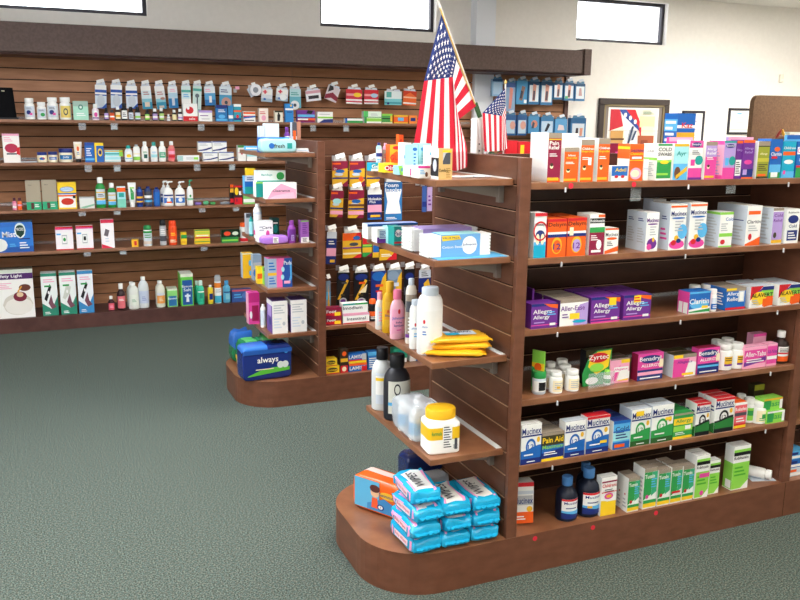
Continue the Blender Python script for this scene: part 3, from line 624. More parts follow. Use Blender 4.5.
C(s,713,732,397.8,431.8,.045,'W',MX('K','2c5a28','s .0 .3 .4 2c7a38;b 0 .12 K;b .93 1 R;'),'white and green box with red lid, right of the red lid pair',grp=G,rows=3,top='R',side='W',sa='l .2 .8 .6 .8 2 N;s 0 .2 .3 2c7a38;')
C(s,733,745,403,429.5,.05,'R','b .2 .9 e8606a;b .9 1 W;t Robafen .5 .75 .12 W;b .5 .62 D;b .04 .14 Y;l .15 .85 .25 .45 2 W;','red box with yellow foot next to the white tubs',grp=G,rows=2,top='O',side='W')
Bt(s,745.3,753.2,401,425,'pill','W','W','L','b .4 .8 G;','white bottle with green label between red box and front tub',back=.03,rows=2)
Bt(s,754,765.3,402.5,424,'pill','W','W','Z','l .2 .8 .1 .4 2 G;r .35 .3 .65 .7 G;','white vitamin bottle with round cap in front of green boxes',back=.005,name='vitamin_bottle')
t5=C(s,766.3,783.7,409,421,.045,'L','r .0 .1 .35 .9 G;t Nasal .55 .55 .4 G;b .85 1 W;r .85 .1 1 .85 W;','lower pale green box at the right end of the shelf',grp=G,rows=2)
X,Y,z,w,h=frame(s,763.5,782,396.5,408.8,.0)
o=link(carton_mesh(w,.045,h*.98,'L','r .0 .1 .35 .9 G;t Nasal .55 .55 .4 G;b .85 1 U;r .85 .1 1 .85 W;'),'medicine_carton',None,(X,Y+.03,t5[2]+.001)); tag(o,'upper pale green box resting on the lower one at right end','box',G)
C(s,752,762,393,421,.05,'Q','b .8 1 9aa030;','olive box at the back behind white vitamin bottles',grp=G,back=.11)
# ---------------------------------------------------------------- base deck
s=(.012,HB); G='cough medicine on the bottom deck'
X,Y,z,w,h=frame(s,516.5,534.5,489.5,529,.05)
me=carton_mesh(w,.05,h,'W','b 0 .28 O;b .9 1 R;r .05 .45 .95 .68 S;t Mucinex .5 .56 .14 N;e .8 .35 .15 .07 U;l .1 .6 .08 .2 2 W;b .72 .8 H;','R')
o=link(me,'medicine_carton',None,(X,Y+.03,z+.004),radians(-14),0,radians(0)); tag(o,'white, grey and red box leaning back beside the post on bottom deck','box',G); o.rotation_euler=(radians(-4),0,radians(-14)); o.location.z=z+.0015+.025*sin(radians(4))
DB='b .72 1 W;b .9 1 R;t Mucinex .5 .8 .12 N;b 0 .4 C;s 0 .3 .2 N;l .2 .7 .5 .6 1 N;'
Bt(s,558.5,577,482,524,'syrup','141a2c','4a80bc','W',DB,'dark blue syrup bottle with blue cap, separate front left one',back=.012)
Bt(s,579.5,599,476,522,'syrup','141a2c','4a80bc','W',DB+'r .2 .3 .4 .4 U;','dark blue syrup bottle with blue cap, front one beside yellow box',back=.012)
Bt(s,578,593,472,514,'syrup','141a2c','4a80bc','W',DB,'dark blue syrup bottle directly behind the front blue capped one',back=.085)
C(s,599.8,615,475.5,513.8,.05,'W','b 0 .36 Y;s 0 .4 .3 Y;e .5 .5 .3 .08 M;e .5 .5 .18 .04 U;t Childrens .5 .78 .08 R;b .86 .9 X;l .2 .8 .6 .7 2 D;b .6 .62 R;','white box with yellow base and red oval beside syrup bottles',grp=G,back=.01)
TU='b .9 1 E;b .3 .9 W;q 0 .22 .6 .35 .6 .9 0 .9 G;q .6 .3 1 .4 1 .9 .6 .9 3aa878;l .55 .95 .5 .75 4 C;e .28 .3 .12 .05 R;b .04 .14 Y;t Tussin .4 .8 .09 W;b .14 .22 G;'
C(s,626.5,638,480.5,514.5,.05,'W',TU,'short green and white cough box, leftmost of the green group',grp=G,rows=2,top='E',sa='e .5 .5 .1 .03 R;l .2 .8 .1 .4 3 S;')
C(s,642,655,470,510.5,.05,'W',TU.replace('e .28 .3 .12 .05 R','e .28 .3 .12 .05 M'),'tall green and white cough box, tallest of the green group',grp=G,rows=2,top='E',sa='l .2 .8 .1 .8 7 S;')
C(s,656.3,668.5,471,507,.045,'W',TU,'green and white cough box right of the tallest one',grp=G,rows=3,top='E')
C(s,669.3,680,468,504.3,.045,'W',TU.replace('e .28 .3 .12 .05 R','r .1 .28 .9 .34 R'),'green and white cough box with red stripe, middle of three equals',grp=G,rows=3,top='E')
C(s,680.8,692,466,501,.045,'W',TU,'green and white cough box left of the lime box',grp=G,rows=2,top='E')
LM='b .02 .62 L;b .62 .66 W;q .5 0 1 0 1 .2 W;b .78 .86 K;b .86 .92 L;l .1 .8 .3 .55 3 4fae2c;t Robitussin .45 .73 .06 K;'
C(s,693.7,707,457.5,500,.05,'W',LM+'r .25 .48 1 .58 M;e .5 .12 .14 .06 M;','tall lime box with pink label and black band',grp=G,top='W',rows=2)
C(s,707.6,717.8,462,495.5,.05,'W',LM,'narrow lime box right of the pink labelled lime box',grp=G,top='W',back=.01)
C(s,730.5,747,446.5,490,.07,'W',LM,'tall lime and white box standing alone near the lying bottle',grp=G,side='W',sa='b .02 .62 L;r .3 .04 .9 .22 W;',back=.006)
X=solveX(757,.07,HB)
o=MB().box(-.045,.05,-.035,.035,0,.0008,'H').obj('paper_slip',None,(X+.01,.07,HB+.0004),radians(-18)); tag(o,'white and pale blue paper slip lying under the fallen bottle','paper')
e=empty('vitamin_bottle',(X+.03,.055,HB+.0225),0,'white bottle lying on its side on the bottom deck','bottle'); e.rotation_euler=(radians(90),0,radians(35)); 
e.location=(X-.02,.10,HB+.0225)
bottle(e,'pill',.042,.085,'W','W','H','l .2 .8 .2 .8 5 S;')
# second bay, just inside the picture edge
s=(.012,HB)
for k,(c,tx) in enumerate((('H','lowest white box in the stack past the right post'),('B','blue box in the middle of the stack past the right post'),('C','topmost light blue box in the stack past the right post'))):
    o=link(carton_mesh(.09,.06,.034,c,'b .1 .4 W;r .1 .5 .6 .8 %s;'%('O' if k==0 else 'N')),'medicine_carton',None,(W_+PW+.055,.06,HB+.0005+k*.0345)); tag(o,tx,'box')
# ================================================================ soft packs
from mathutils import noise
def softpack(w,d,h,colf,e=.35,wr=.003,seam=0,nu=28,nv=14,seed=0,name='soft_pack',fin=None,extra=None):
    """puffy wrapped block; long axis d along Y; w along X; crimped ends at +-Y when seam>0"""
    mb=MB(); V=[]
    def sg(c,p): return (1 if c>=0 else -1)*abs(c)**p
    for j in range(nv+1):
        ph=-pi/2+pi*j/nv
        for i in range(nu):
            th=2*pi*i/nu
            # cross section superellipse in XZ, profile along Y
            y=sg(sin(ph),e*.8)*d/2; s=abs(cos(ph))**e if abs(cos(ph))>1e-6 else 0
            x=sg(cos(th),e)*w/2*(.86+.14*s) if s>0 else 0
            z=sg(sin(th),e)*h/2*s
            if s==0: x=sg(cos(th),e)*w/2*.86; z=0
            nn=noise.noise(Vector((x*38+seed*7,y*38,z*38+seed)))*wr*2
            n2=noise.noise(Vector((x*95+seed*3,y*60,z*95)))*wr
            V.append((x+nn*.5,y,(z+(nn+n2)*(1 if z>-h*.35 else .15))+h/2))
    F={}
    for j in range(nv):
        for i in range(nu):
            f=(j*nu+i,j*nu+(i+1)%nu,(j+1)*nu+(i+1)%nu,(j+1)*nu+i)
            c=[sum(V[q][k] for q in f)/4 for k in range(3)]
            F.setdefault(colf(c[0]/w,c[1]/d,c[2]/h),[]).append(f)
    base=len(mb.v); mb.v+=V
    for m,fs in F.items():
        k=mb.mi(m)
        for f in fs: mb.f.append(f); mb.m.append(k); mb.sm.append(True)
    if seam:
        for s in (-1,1):
            n=10; VV=[]
            for q in range(n+1):
                x=(q/n-.5)*w*.84; VV+= [(x,s*(d/2-.002),h/2+.0015*sin(q*2.1)),(x,s*(d/2+seam),h/2-.004+.003*sin(q*2.7+seed))]
            mb.add(VV,[(2*q,2*q+2,2*q+3,2*q+1) for q in range(n)],fin or 'J',True)
    if extra: extra(mb)
    return mb.data(name)
GLOSSP=lambda c:pm(c,.22,.6)
# ---------------------------------------------------------------- end shelves of gondola A
def EA(i,Y): return (Y,AE[i]+.02)
G='baby care boxes on the top end shelf'
s=EA(0,.05)
C(s,438.3,452,148,178.8,.05,'d8b070','r .3 .5 .85 .92 S;q .3 .6 .5 .85 .85 .9 .85 .5 .3 .5 D;t Comfort .35 .3 .1 Q;l .55 .9 .05 .4 5 b08848;r .25 .88 .9 .95 Y;','tan kraft box with grey photo at the front corner','box','',side='W',sa='b .1 .7 K;e .5 .45 .25 .2 H;b .72 .95 W;')
C(EA(0,.12),418,430,165.6,178,.05,'W','b .8 1 M;e .7 .3 .12 .2 F;l .15 .6 .3 .7 3 C;','small white box with pink top edge, beside the tan box',grp=G)
C(EA(0,.2),409.5,418,165.5,176,.05,'W','r .05 .1 .95 .75 M;l .2 .8 .3 .55 2 W;','small box with magenta square on front',grp=G)
C(EA(0,.2),429.5,437.5,147,177,.05,'W','b .7 .8 C;l .2 .8 .3 .6 3 S;r .1 .05 .9 .4 K;e .5 .25 .3 .12 H;','tall white box with black lower picture beside tan box',grp=G)
C(EA(0,.26),418.5,430.5,143.5,175,.05,'A','e .5 .82 .35 .08 C;t Orajel .5 .82 .08 N;l .2 .8 .2 .65 5 7fc8d8;b .0 .1 C;','tall aqua box with blue oval, widest of the aqua ones',grp=G)
C(EA(0,.26),411.2,417.9,144,174.5,.05,'A','e .5 .85 .35 .06 B;l .3 .7 .2 .75 5 B;','tall slim aqua box left of the widest aqua one',grp=G)
C(EA(0,.33),404,411,143,174,.05,'W','e .5 .85 .35 .06 C;b .1 .22 M;b .5 .6 C;','tall white box with small magenta band',grp=G)
C(EA(0,.33),398,410.5,165,174,.04,'A','q .2 0 .6 0 .3 1 0 1 L;t Baby .6 .5 .4 B;','low aqua box with green leaf',grp=G,back=-.045)
C(EA(0,.42),384,397.5,162.5,171.8,.05,'Y','e .5 .5 .4 .35 R;t Oint .5 .5 .4 W;','low yellow box with red lettering',grp=G,back=-.02)
C(EA(0,.5),389.5,403,144.5,170.5,.04,'O','b 0 1 U;b 0 .15 Y;q .1 .3 .1 .6 .5 .75 .9 .6 .9 .3 O;t GUM .5 .5 .18 R;e .5 .88 .3 .07 R;','amber and orange box standing behind the low yellow box',grp=G,side='O')
C(EA(0,.5),371,382.5,162.5,170.6,.04,'J','b 0 .3 W;t Gel .4 .6 .4 W;r .7 .1 .95 .9 H;','low turquoise box at the far left corner of top end shelf',grp=G,back=-.01)
Bt(EA(0,.535),376.5,382,142.5,170,'slim','A','N','H','b .6 .8 N;l .2 .8 .1 .5 3 C;','slim pale blue tube standing at the far left',name='ointment_tube',cat='tube')
Bt(EA(0,.535),383,388,143,170,'slim','I','I','E','b .1 .3 N;l .2 .8 .5 .8 3 R;','slim pink tube standing beside the slim pale blue tube',name='ointment_tube',cat='tube')
C(EA(0,.555),398.5,403.3,135,170,.025,'O','l .3 .7 .2 .9 6 R;','narrow orange carton rising above the amber box',grp=G)
C(EA(0,.42),432,449,143,173,.04,'I','b .85 1 M;e .3 .92 .12 .06 G;b .3 .6 W;','pink box behind the tan box',grp=G)
C(EA(0,.42),421,430,138.5,173,.03,'A','b .9 1 C;','pale aqua box top showing before the large flag',grp=G,back=.05)
mb=MB()
for k in range(6): mb.box(-.06+k*.02,-.043+k*.02,0,.05,0,.002+.0006*(k%2),'H' if k%2 else 'W')
o=mb.obj('price_card_strip',None,(-.1,.10,AE[0]+.0225)); tag(o,'white strip of loose price cards lying right of tan box','paper')
# shelf 2
o=MB().box(-.115,.115,-.045,.045,0,.002,'C').obj('coupon_sheet',None,(-.128,.083,AE[1]+.0203)); tag(o,'light blue leaflet under the front cotton swab pack','leaflet')
def swabs(x0,x1,yt,yb,Y,d,c,fa,label,top,mid=(.2,.82),nm='cotton_swab_pack',z_=.0025):
    X,Yy,z,w,h=frame((Y,AE[1]+.02+z_),x0,x1,yt,yb)
    e=empty(nm,(X,Yy,z),0,label,'cotton swabs')
    MB().box(w*(mid[0]-.5),w*(mid[1]-.5),0,d,0,h,c,dict(t=top)).obj('sleeve',e)
    r=h/15
    for sx in (-1,1):
        mb=MB()
        for k in range(7):
            for j in range(max(3,int(d/(h/7)))):
                x0_=w*.5; 
        a,b=(-w/2+.004,w*(mid[0]-.5)) if sx<0 else (w*(mid[1]-.5),w/2-.004)
        mb.box(a,b,.003,d-.003,.003,h-.003,'W')
        for k in range(7):
            zz=h*(k+.5)/7; xe=-w/2+.004 if sx<0 else w/2-.004; nj=8
            for j in range(nj):
                y=.004+(d-.008)*(j+.5)/nj; mb.box(min(xe,xe+sx*.005),max(xe,xe+sx*.005),y-d/nj*.36,y+d/nj*.36,zz-r*.8,zz+r*.8,'W')
            mb.box(a+.002,b-.001,.0015,.003,zz-r*.75,zz+r*.75,'W')
        mb.obj('swab_bundle',e)
    f=MB(); ww=w*(mid[1]-mid[0]); cx=w*((mid[0]+mid[1])/2-.5)
    art(f,fa,ww,h,lambda x,zz,o:(cx+x,-.0003-o,zz)); f.obj('printed_label',e)
    return e
swabs(428,491,234,256.5,.07,.07,'6fa8dc','t Cotton_Swabs .3 .45 .1 W;q .02 .72 .5 .78 .45 .95 0 .95 Y;t VALUE_PACK .24 .85 .08 N;e .72 .5 .2 .4 W;t Johnsons .72 .52 .12 N;','light blue cotton swab pack with yellow tag, foremost on its end shelf','A')
swabs(412,478,226,248,.2,.09,'V','l .1 .5 .2 .6 3 P;','lilac cotton swab pack behind the light blue one','V',mid=(.16,.9))
s=(.36,AE[1]+.02)
C(s,394,402.5,225.5,244,.06,'T','e .5 .65 .4 .2 W;t Pads .5 .65 .2 N;b .1 .2 R;','teal box left of the lilac swab pack',grp='boxes on the second end shelf',back=-.0)
C(s,388,393.6,225,241.5,.05,'A','e .5 .5 .4 .2 O;b .8 1 T;','aqua box left of the teal box',grp='boxes on the second end shelf',back=.05)
C(s,377,387.5,226.5,240.5,.05,'W','b 0 .4 P;r .2 .3 .9 .9 H;l .25 .85 .35 .85 5 N;','white and purple box with barcode',grp='boxes on the second end shelf',back=.07)
C((.53,AE[1]+.02),367,418,221.5,236,.05,'W','b .85 1 B;l .1 .5 .3 .6 2 H;','long white box with blue edge at the rear of second end shelf',top='8fa6dc')
# shelf 3 : bottles
def E3(Y): return (Y,AE[2]+.02)
Bt(E3(.47),376,384.5,290,327,'squeeze','e4dcd8','I','H','l .2 .8 .2 .8 4 I;','small clear baby oil bottle with pink cap, farthest back','bottle',name='baby_bottle')
Bt(E3(.415),383,397.5,281,332,'squeeze','d8a818','U','dcb030','b .3 .7 e0a020;t Baby .5 .6 .12 R;t Shampoo .5 .45 .1 N;','amber shampoo bottle with yellow cap',name='shampoo_bottle',oval=.7)
Bt(E3(.33),390.5,405,287.5,336.5,'squeeze','f4b8c8','e87898','I','e .5 .9 .08 .1 R;t Johnsons .5 .62 .12 B;t baby .5 .45 .09 N;t lotion .5 .33 .09 N;l .35 .65 .1 .2 1 M;','pink baby lotion bottle with darker pink cap',name='lotion_bottle',oval=.6)
Bt(E3(.26),406,416.5,276,341,'slim','e2dcd0','H','E','b .6 .85 D;l .2 .8 .1 .5 5 W;b 0 .08 P;','tall slim translucent bottle with rounded grey top',name='lotion_bottle',oval=.75)
Bt(E3(.195),410,421,297.5,346.5,'powder','W','H','W','e .35 .7 .07 .07 R;t Johnsons .4 .55 .09 B;l .25 .6 .2 .4 2 C;','small white baby powder bottle behind the big one',name='powder_bottle',oval=.8)
Bt(E3(.115),418.5,443,286.7,353.5,'powder','f6f6f4','H','W','e .12 .7 .05 .06 R;t Johnsons .14 .55 .07 B;l .06 .22 .3 .45 2 B;','big white baby powder bottle, largest on its shelf',name='powder_bottle',oval=.7)
YW=pm('f2b420',.3,.5,'yellow_wrap')
def ypack(loc,rz,lab,sd,rx=0,tex=True):
    def colf(x,y,z):
        return YW
    def ex(mb):
        if tex:
            mb.add([(x,y,.0205) for x,y in ((-.02,-.055),(.03,-.055),(.03,.045),(-.02,.045))],[(0,1,2,3)],'H')
            mb.add([(x,y,.0208) for x,y in ((-.02,.0),(.004,-.0),(.004,.045),(-.02,.045))],[(0,1,2,3)],'J')
            vs,fs,tw,th=textmesh('WIPES'); sc=.07/tw
            mb.add([(.012+.014-y*sc*1.1,-.045+x*sc,.021) for x,y in vs],[f for f in fs],'K')
    k='yp%d'%tex
    if k not in _cache: _cache[k]=softpack(.105,.175,.018,colf,e=.5,wr=.0022,seam=.012,seed=sd,name='wipes_pack',fin=YW,extra=ex)
    o=link(_cache[k],'wipes_pack',None,loc,rz,rx); return tag(o,lab,'wipes','yellow wipes packs on the third end shelf')
zz=AE[2]+.0215
ypack((-.145,.115,zz),radians(64),'yellow wrapped wipes pack, bottom one of the pile on end shelf',3,tex=False)
ypack((-.125,.125,zz+.0185),radians(72),'yellow wrapped wipes pack, middle one of the pile on end shelf',4,tex=False)
ypack((-.125,.128,zz+.037),radians(80),'yellow wrapped wipes pack with grey label, top of the pile',5)
# shelf 4
def E4(Y): return (Y,AE[3]+.02)
X,Y,z,w,h=frame(E4(.46),374,393.5,349.5,412)
Bt(E4(.5),373.5,393.5,349.5,411,'squeeze','cfd2d0','K','H','b .3 .9 W;b .75 .85 Y;r .45 .2 .6 .45 K;l .5 .8 .5 .7 3 D;','clear rubbing alcohol bottle with black cap',name='liquid_bottle')
Bt(E4(.385),385.5,411,356.5,421,'squeeze','26262c','K','E','b 0 1 d8d8cc;g .35 .75 .12 .18 .7 K;b .25 .35 C;l .2 .7 .1 .5 4 K;','dark brown antiseptic bottle with black cap and pale label',name='liquid_bottle',oval=.85)
# shrink wrapped twin pack
X,Y,z,w,h=frame(E4(.185),405,441,394,444)
e=empty('shrink_wrapped_bottle_pack',(-.2,.262,AE[3]+.0203),0,'clear shrink wrapped pack of white bottles behind the yellow lidded tub','bottle pack')
for k in range(4):
    mb=MB(); cx=(-.024 if k%2 else .024); cy=(-.046 if k<2 else .046)
    mb.lathe([(.022,0),(.024,.004),(.024,.08),(.019,.095),(.012,.1)],'W',cx=cx,cy=cy); mb.lathe([(.0243,.02),(.0243,.06)],'C' if k%2 else 'I',cx=cx,cy=cy,cap=False)
    mb.lathe([(.013,.1),(.013,.112),(.011,.114)],'W',cx=cx,cy=cy); mb.obj('bottle',e)
WR=pm('e8eef2',.1,.8,'shrink_wrap',alpha=.4)
me=softpack(.108,.19,.116,lambda x,y,z:WR,e=.3,wr=.003,seed=9,name='shrink_wrap'); link(me,'shrink_wrap',e,(0,0,0))
# tub with yellow lid
X,Y,z,w,h=frame(E4(.065),430,461.5,413,455.5)
e=empty('formula_tub',(X,Y+w*.42,z+.0003),radians(-6),'square white tub with yellow lid and yellow label band','tub')
def sqloft(mb,prof,m,ex=.28,n=32):
    V=[]
    for r,zz,e_ in prof:
        for k in range(n):
            a=2*pi*k/n; c,s_=cos(a),sin(a); V.append((r*(1 if c>=0 else -1)*abs(c)**e_,r*(1 if s_>=0 else -1)*abs(s_)**e_*.86,zz))
    mb.add(V,[(i*n+k,i*n+(k+1)%n,(i+1)*n+(k+1)%n,(i+1)*n+k) for i in range(len(prof)-1) for k in range(n)]+[tuple(range(n))[::-1],tuple((len(prof)-1)*n+k for k in range(n))],m,True)
r=w/2
mb=MB(); sqloft(mb,[(r*.93,0,.3),(r,.004,.3),(r,h*.66,.3),(r*.97,h*.71,.32),(r*.86,h*.76,.6),(r*.82,h*.8,1)],'W'); mb.obj('body',e)
mb=MB(); sqloft(mb,[(r*.86,h*.78,1),(r*.9,h*.79,1),(r*.9,h*.965,1),(r*.85,h,1)],'f0b820'); mb.obj('lid',e)
mb=MB(); sqloft(mb,[(r*1.006,h*.34,.3),(r*1.006,h*.62,.3)],'f0c020'); 
art(mb,'r .42 .1 .75 .7 W;l .45 .73 .14 .66 9 D;l .8 .95 .12 .22 4 D;r .84 .1 .94 .36 D;t formula .2 .5 .08 G;',w*.86,h,lambda x,zz,o:(x,-r*.86-.0012-o,zz)); mb.obj('paper_label',e)
# ---------------------------------------------------------------- wipes on the rounded base
BLU='18a6d2'
def wipes(k):
    key='wp%d'%k
    if key in _cache: return _cache[key]
    cb=pm(BLU,.25,.6); cm=pm('e89ac4',.3,.5); cm2=pm('d83a8c',.3,.5)
    def colf(x,y,z):
        if z>.9 and -.34<x<.34 and abs(y)<.42: return cm if x>.2 or x<-.22 else (pm('e6e4de',.3,.5) if abs(y)<.36 else cb)
        if x<-.42 and .2<z<.8 and abs(y)<.4: return cm if abs(y)>.28 or z>.7 else cb
        return cb
    def ex(mb):
        # lettering on the top label and on the left long side
        H=.0482
        vs,fs,tw,th=textmesh('WIPES'); sc=.11/tw
        mb.add([(-.008+.018-y*.032/th,-.055+x*sc,H) for x,y in vs],fs,'3a3a44')
        W2=.0493
        mb.add([(-W2-.001,-y_,zz_) for y_,zz_ in ((-.045,.012),(.045,.012),(.048,.034),(-.048,.034))],[(3,2,1,0)],'f0d8e0')
        vs,fs,tw,th=textmesh('Baby Wipes'); sc=.08/tw
        mb.add([(-W2-.0018,.04-x*sc,.016+y*.013/th) for x,y in vs],fs,'c02860')
    _cache[key]=softpack(.098,.176,.0458,colf,e=.36,wr=.0058,seam=.01,seed=k,name='wipes_pack',fin=pm(BLU,.25,.6),extra=ex); return _cache[key]
# three columns of stacked packs, long axis running away from the aisle
PH=.0490
for (x,y,lv,rz,t_) in [(-.275,.1,0,3,'bottom'),(-.277,.098,1,1,'second from bottom'),(-.267,.104,2,4,'third from bottom'),(-.258,.128,3,-3,'topmost')]:
    o=link(wipes(lv),'wipes_pack',None,(x,y,HB+.0008+lv*PH),radians(rz)); tag(o,'turquoise wrapped wipes pack, %s of the left column'%t_,'wipes','turquoise wipes packs on the rounded base')
for (x,y,lv,rz,t_) in [(-.169,.1,0,-2,'bottom'),(-.165,.104,1,1,'middle'),(-.161,.11,2,-3,'topmost')]:
    o=link(wipes(4+lv),'wipes_pack',None,(x,y,HB+.0008+lv*PH),radians(rz)); tag(o,'turquoise wrapped wipes pack, %s of the middle column'%t_,'wipes','turquoise wipes packs on the rounded base')
for (x,y,lv,rz,t_) in [(-.066,.1,0,-3,'bottom'),(-.063,.102,1,1,'middle'),(-.059,.108,2,-2,'topmost')]:
    o=link(wipes(7+lv),'wipes_pack',None,(x,y,HB+.0008+lv*PH),radians(rz)); tag(o,'turquoise wrapped wipes pack, %s of the right column'%t_,'wipes','turquoise wipes packs on the rounded base')
# orange diaper pack
OR=pm('f06418',.25,.6,'orange_wrap')
def colo(x,y,z):
    if z>.88 and -.1<x<.2: return pm('f0d8cc',.3,.5)
    return OR
def exo(mb):
    w,d,h=.095,.2,.122
    A=lambda x,z,o:(-w/2-.0012-o,-x,z+.012)
    art(mb,'r .3 .0 1 1 5fb0d8;q .3 0 1 0 1 .3 .7 .5 .3 .2 3f88c0;e .48 .62 .1 .16 e8b890;e .48 .76 .12 .13 5a2c28;q .4 .1 .56 .1 .54 .45 .42 .45 E85a30;e .78 .62 .2 .12 U;t Swimmers .78 .62 .1 N;g .62 .18 .08 .1 .7 N;e .62 .18 .05 .06 W;t 3 .62 .18 .07 N;'.replace('.3 .0 1 1','.0 .0 .58 1').replace('r .0','r .0'),d*.92,h*.86,A)
me=softpack(.095,.2,.122,colo,e=.24,wr=.002,seed=21,name='diaper_pack',extra=exo)
o=link(me,'diaper_pack',None,(-.282,.342,HB+.001),radians(30.6)); tag(o,'orange pack of swim diapers with blue picture panel on rounded base','diapers')
NV=pm('1c2a5e',.25,.6,'navy_wrap')
me=softpack(.14,.09,.12,lambda x,y,z: pm('c89a4a',.3,.5) if (z<.45 and y<-.4) else NV,e=.25,wr=.003,seed=31,name='diaper_pack')
o=link(me,'diaper_pack',None,(-.078,.50,HB+.001),0); tag(o,'navy blue and gold pack standing behind the turquoise wipes stack','diapers')
me=softpack(.11,.07,.085,lambda x,y,z:WR if z>.5 else pm('9aa4b0',.3,.5),e=.4,wr=.006,seed=33,name='bottle_pack')
o=link(me,'shrink_wrapped_pack',None,(-.085,.38,HB+.001),0); tag(o,'grey shrink wrapped pack beside the navy pack on the base','pack')
# ================================================================ gondola B end shelves
def EB(i,Y=.06): return (YBo+Y,BE[i]+.02)
G='boxes on the far gondola end shelves'
X,Y,z,w,h=frame(EB(0,.05),261,297,140,154)
me=softpack(w,.07,h,lambda x,y,zz:pm('a8dce0',.3,.5),e=.35,wr=.003,seed=41,name='wipes_pack',extra=lambda mb:art(mb,'e .3 .5 .08 .2 B;t fresh .52 .5 .26 .3 Q;r .74 .3 .88 .7 T;',w,h,lambda x,z_,o:(x,-.0355-o,z_)))
o=link(me,'wipes_pack',None,(X,Y+.04,z+.0005)); tag(o,'pale aqua wipes pack at the front of the far top end shelf','wipes')
C(EB(0,.13),259.5,290,138,153,.05,'B','b 0 1 2a88d8;','blue box directly behind the pale aqua wipes pack',grp=G)
C(EB(0,.25),265.5,279.5,124,152,.05,'d8ecee','l .2 .8 .4 .8 4 H;','tall pale box, tallest on the far top end shelf',grp=G)
C(EB(0,.25),260,265,126.5,152,.05,'H','l .2 .8 .4 .6 2 N;','narrow pale box left of the tallest pale box',grp=G)
Bt(EB(0,.3),284.5,290.5,127,151,'squeeze','P','P','W','b .2 .7 V;','small purple bottle behind the blue box',name='lotion_bottle')
C(EB(0,.42),292.5,297,122,150,.04,'H','b .5 1 D;r .2 .2 .8 .7 O;','small picture card carton left of a brown box',grp=G)
C(EB(0,.42),297.3,301,121.5,150,.04,'b8806a','','slim brown box standing beside the picture card carton',grp=G)
mb=MB(); mb.box(-.035,.035,-.03,.03,0,.006,'W'); mb.box(-.03,.032,-.028,.026,.0062,.012,'H'); mb.box(-.026,.034,-.02,.028,.0122,.017,'W')
o=mb.obj('paper_stack',None,(XB-.05,YBo+.12,BE[0]+.0222)); tag(o,'white papers lying right of the pale aqua wipes pack','paper')
C(EB(0,.4),246,258,150,154,.05,'C','b .3 .6 W;','flat light blue carton at the left corner of far end shelf',grp=G,back=.05)
# shelf 2
C(EB(1,.05),265.5,297,183,199,.05,'W','q .05 0 .98 0 .98 .55 .5 .95 .2 .5 I;q .1 0 .95 0 .9 .4 .3 .2 eac0d4;t Clearance .5 .5 .14 D;','white and pink box at front of far second end shelf',grp=G)
t=C(EB(1,.16),256,286,182,197,.06,'W','q 0 0 .4 0 .4 .6 .2 .9 0 .9 T;b .9 1 L;t Nasal .7 .5 .2 T;','white and teal box beneath the green box',grp=G)
X,Y,z,w,h=frame(EB(1,.17),257,286,170.5,181.5)
o=link(carton_mesh(w,.06,h,'e4eee6','e .82 .5 .14 .35 G;t Bandage .35 .6 .2 T;b 0 .1 T;'),'medicine_carton',None,(X,Y+.03,t[2]+.0008)); tag(o,'pale green box stacked on the white and teal box','box',G)
C(EB(1,.36),245,256,175,193,.05,'H','b 0 .4 T;b .4 .7 B;l .2 .8 .75 .95 2 N;','blue and white box at the left of far second end shelf',grp=G,side='C')
C(EB(1,.45),247.5,256,168,192,.05,'Y','b .2 .6 O;','yellow box rising behind blue and white box',grp=G)
# shelf 3
X,Y,z,w,h=frame(EB(2,.05),262,289,236,244.5)
me=softpack(w,.06,h,lambda x,y,zz:pm('b07ad8',.3,.5),e=.45,wr=.003,seed=51,name='wipes_pack',extra=lambda mb:art(mb,'r .42 .15 .62 .85 W;l .44 .6 .2 .8 4 K;',w,h,lambda x,z_,o:(x,-.0305-o,z_)))
o=link(me,'wipes_pack',None,(X,Y+.035,z+.0005)); tag(o,'flat lilac wipes pack lying on the far third end shelf','wipes')
C(EB(2,.15),258,273.3,221,242,.06,'W','e .65 .38 .12 .18 M;t Care .6 .7 .12 D;l .1 .4 .5 .8 2 S;','white box with pink leaf, middle of far third end shelf',grp=G)
C(EB(2,.24),272,279.5,220,241,.05,'1a4a48','e .5 .5 .3 .2 T;l .2 .8 .7 .85 1 W;','dark green box right of the white pink leaf box',grp=G)
Bt(EB(2,.3),254.3,262.5,205.5,240,'slim','W','W','H','b .5 .9 W;b 0 .2 M;','tall white can, tallest on the far third end shelf',name='spray_can',cat='can')
Bt(EB(2,.4),249.5,254,219,238,'slim','T','T','A','','slim teal bottle at the left of the far third end shelf',name='lotion_bottle')
C(EB(2,.5),246.5,252,216,236,.04,'S','b .8 1 D;','grey box at the rear left of the far third end shelf',grp=G)
Bt(EB(2,.07),288,296.3,221,243.5,'squeeze','9a4ab0','9a4ab0','P','r .35 0 .7 .5 V;l .4 .65 .05 .4 4 P;','purple rounded bottle with barcode label',name='lotion_bottle',oval=.8)
C(EB(2,.07),301,309,222,244,.05,'a060b8','b 0 .25 W;l .2 .8 .03 .22 5 K;l .2 .8 .4 .9 6 P;b .95 1 L;','purple carton with white barcode foot near the post',grp=G)
mb=MB(); mb.box(-.02,.02,-.03,.03,0,.004,'d0e8c8'); mb.box(-.018,.017,-.026,.028,.0042,.008,'W')
o=mb.obj('price_card_stack',None,(XB-.035,YBo+.13,BE[2]+.0222)); tag(o,'pale green price cards lying near the far post','paper')
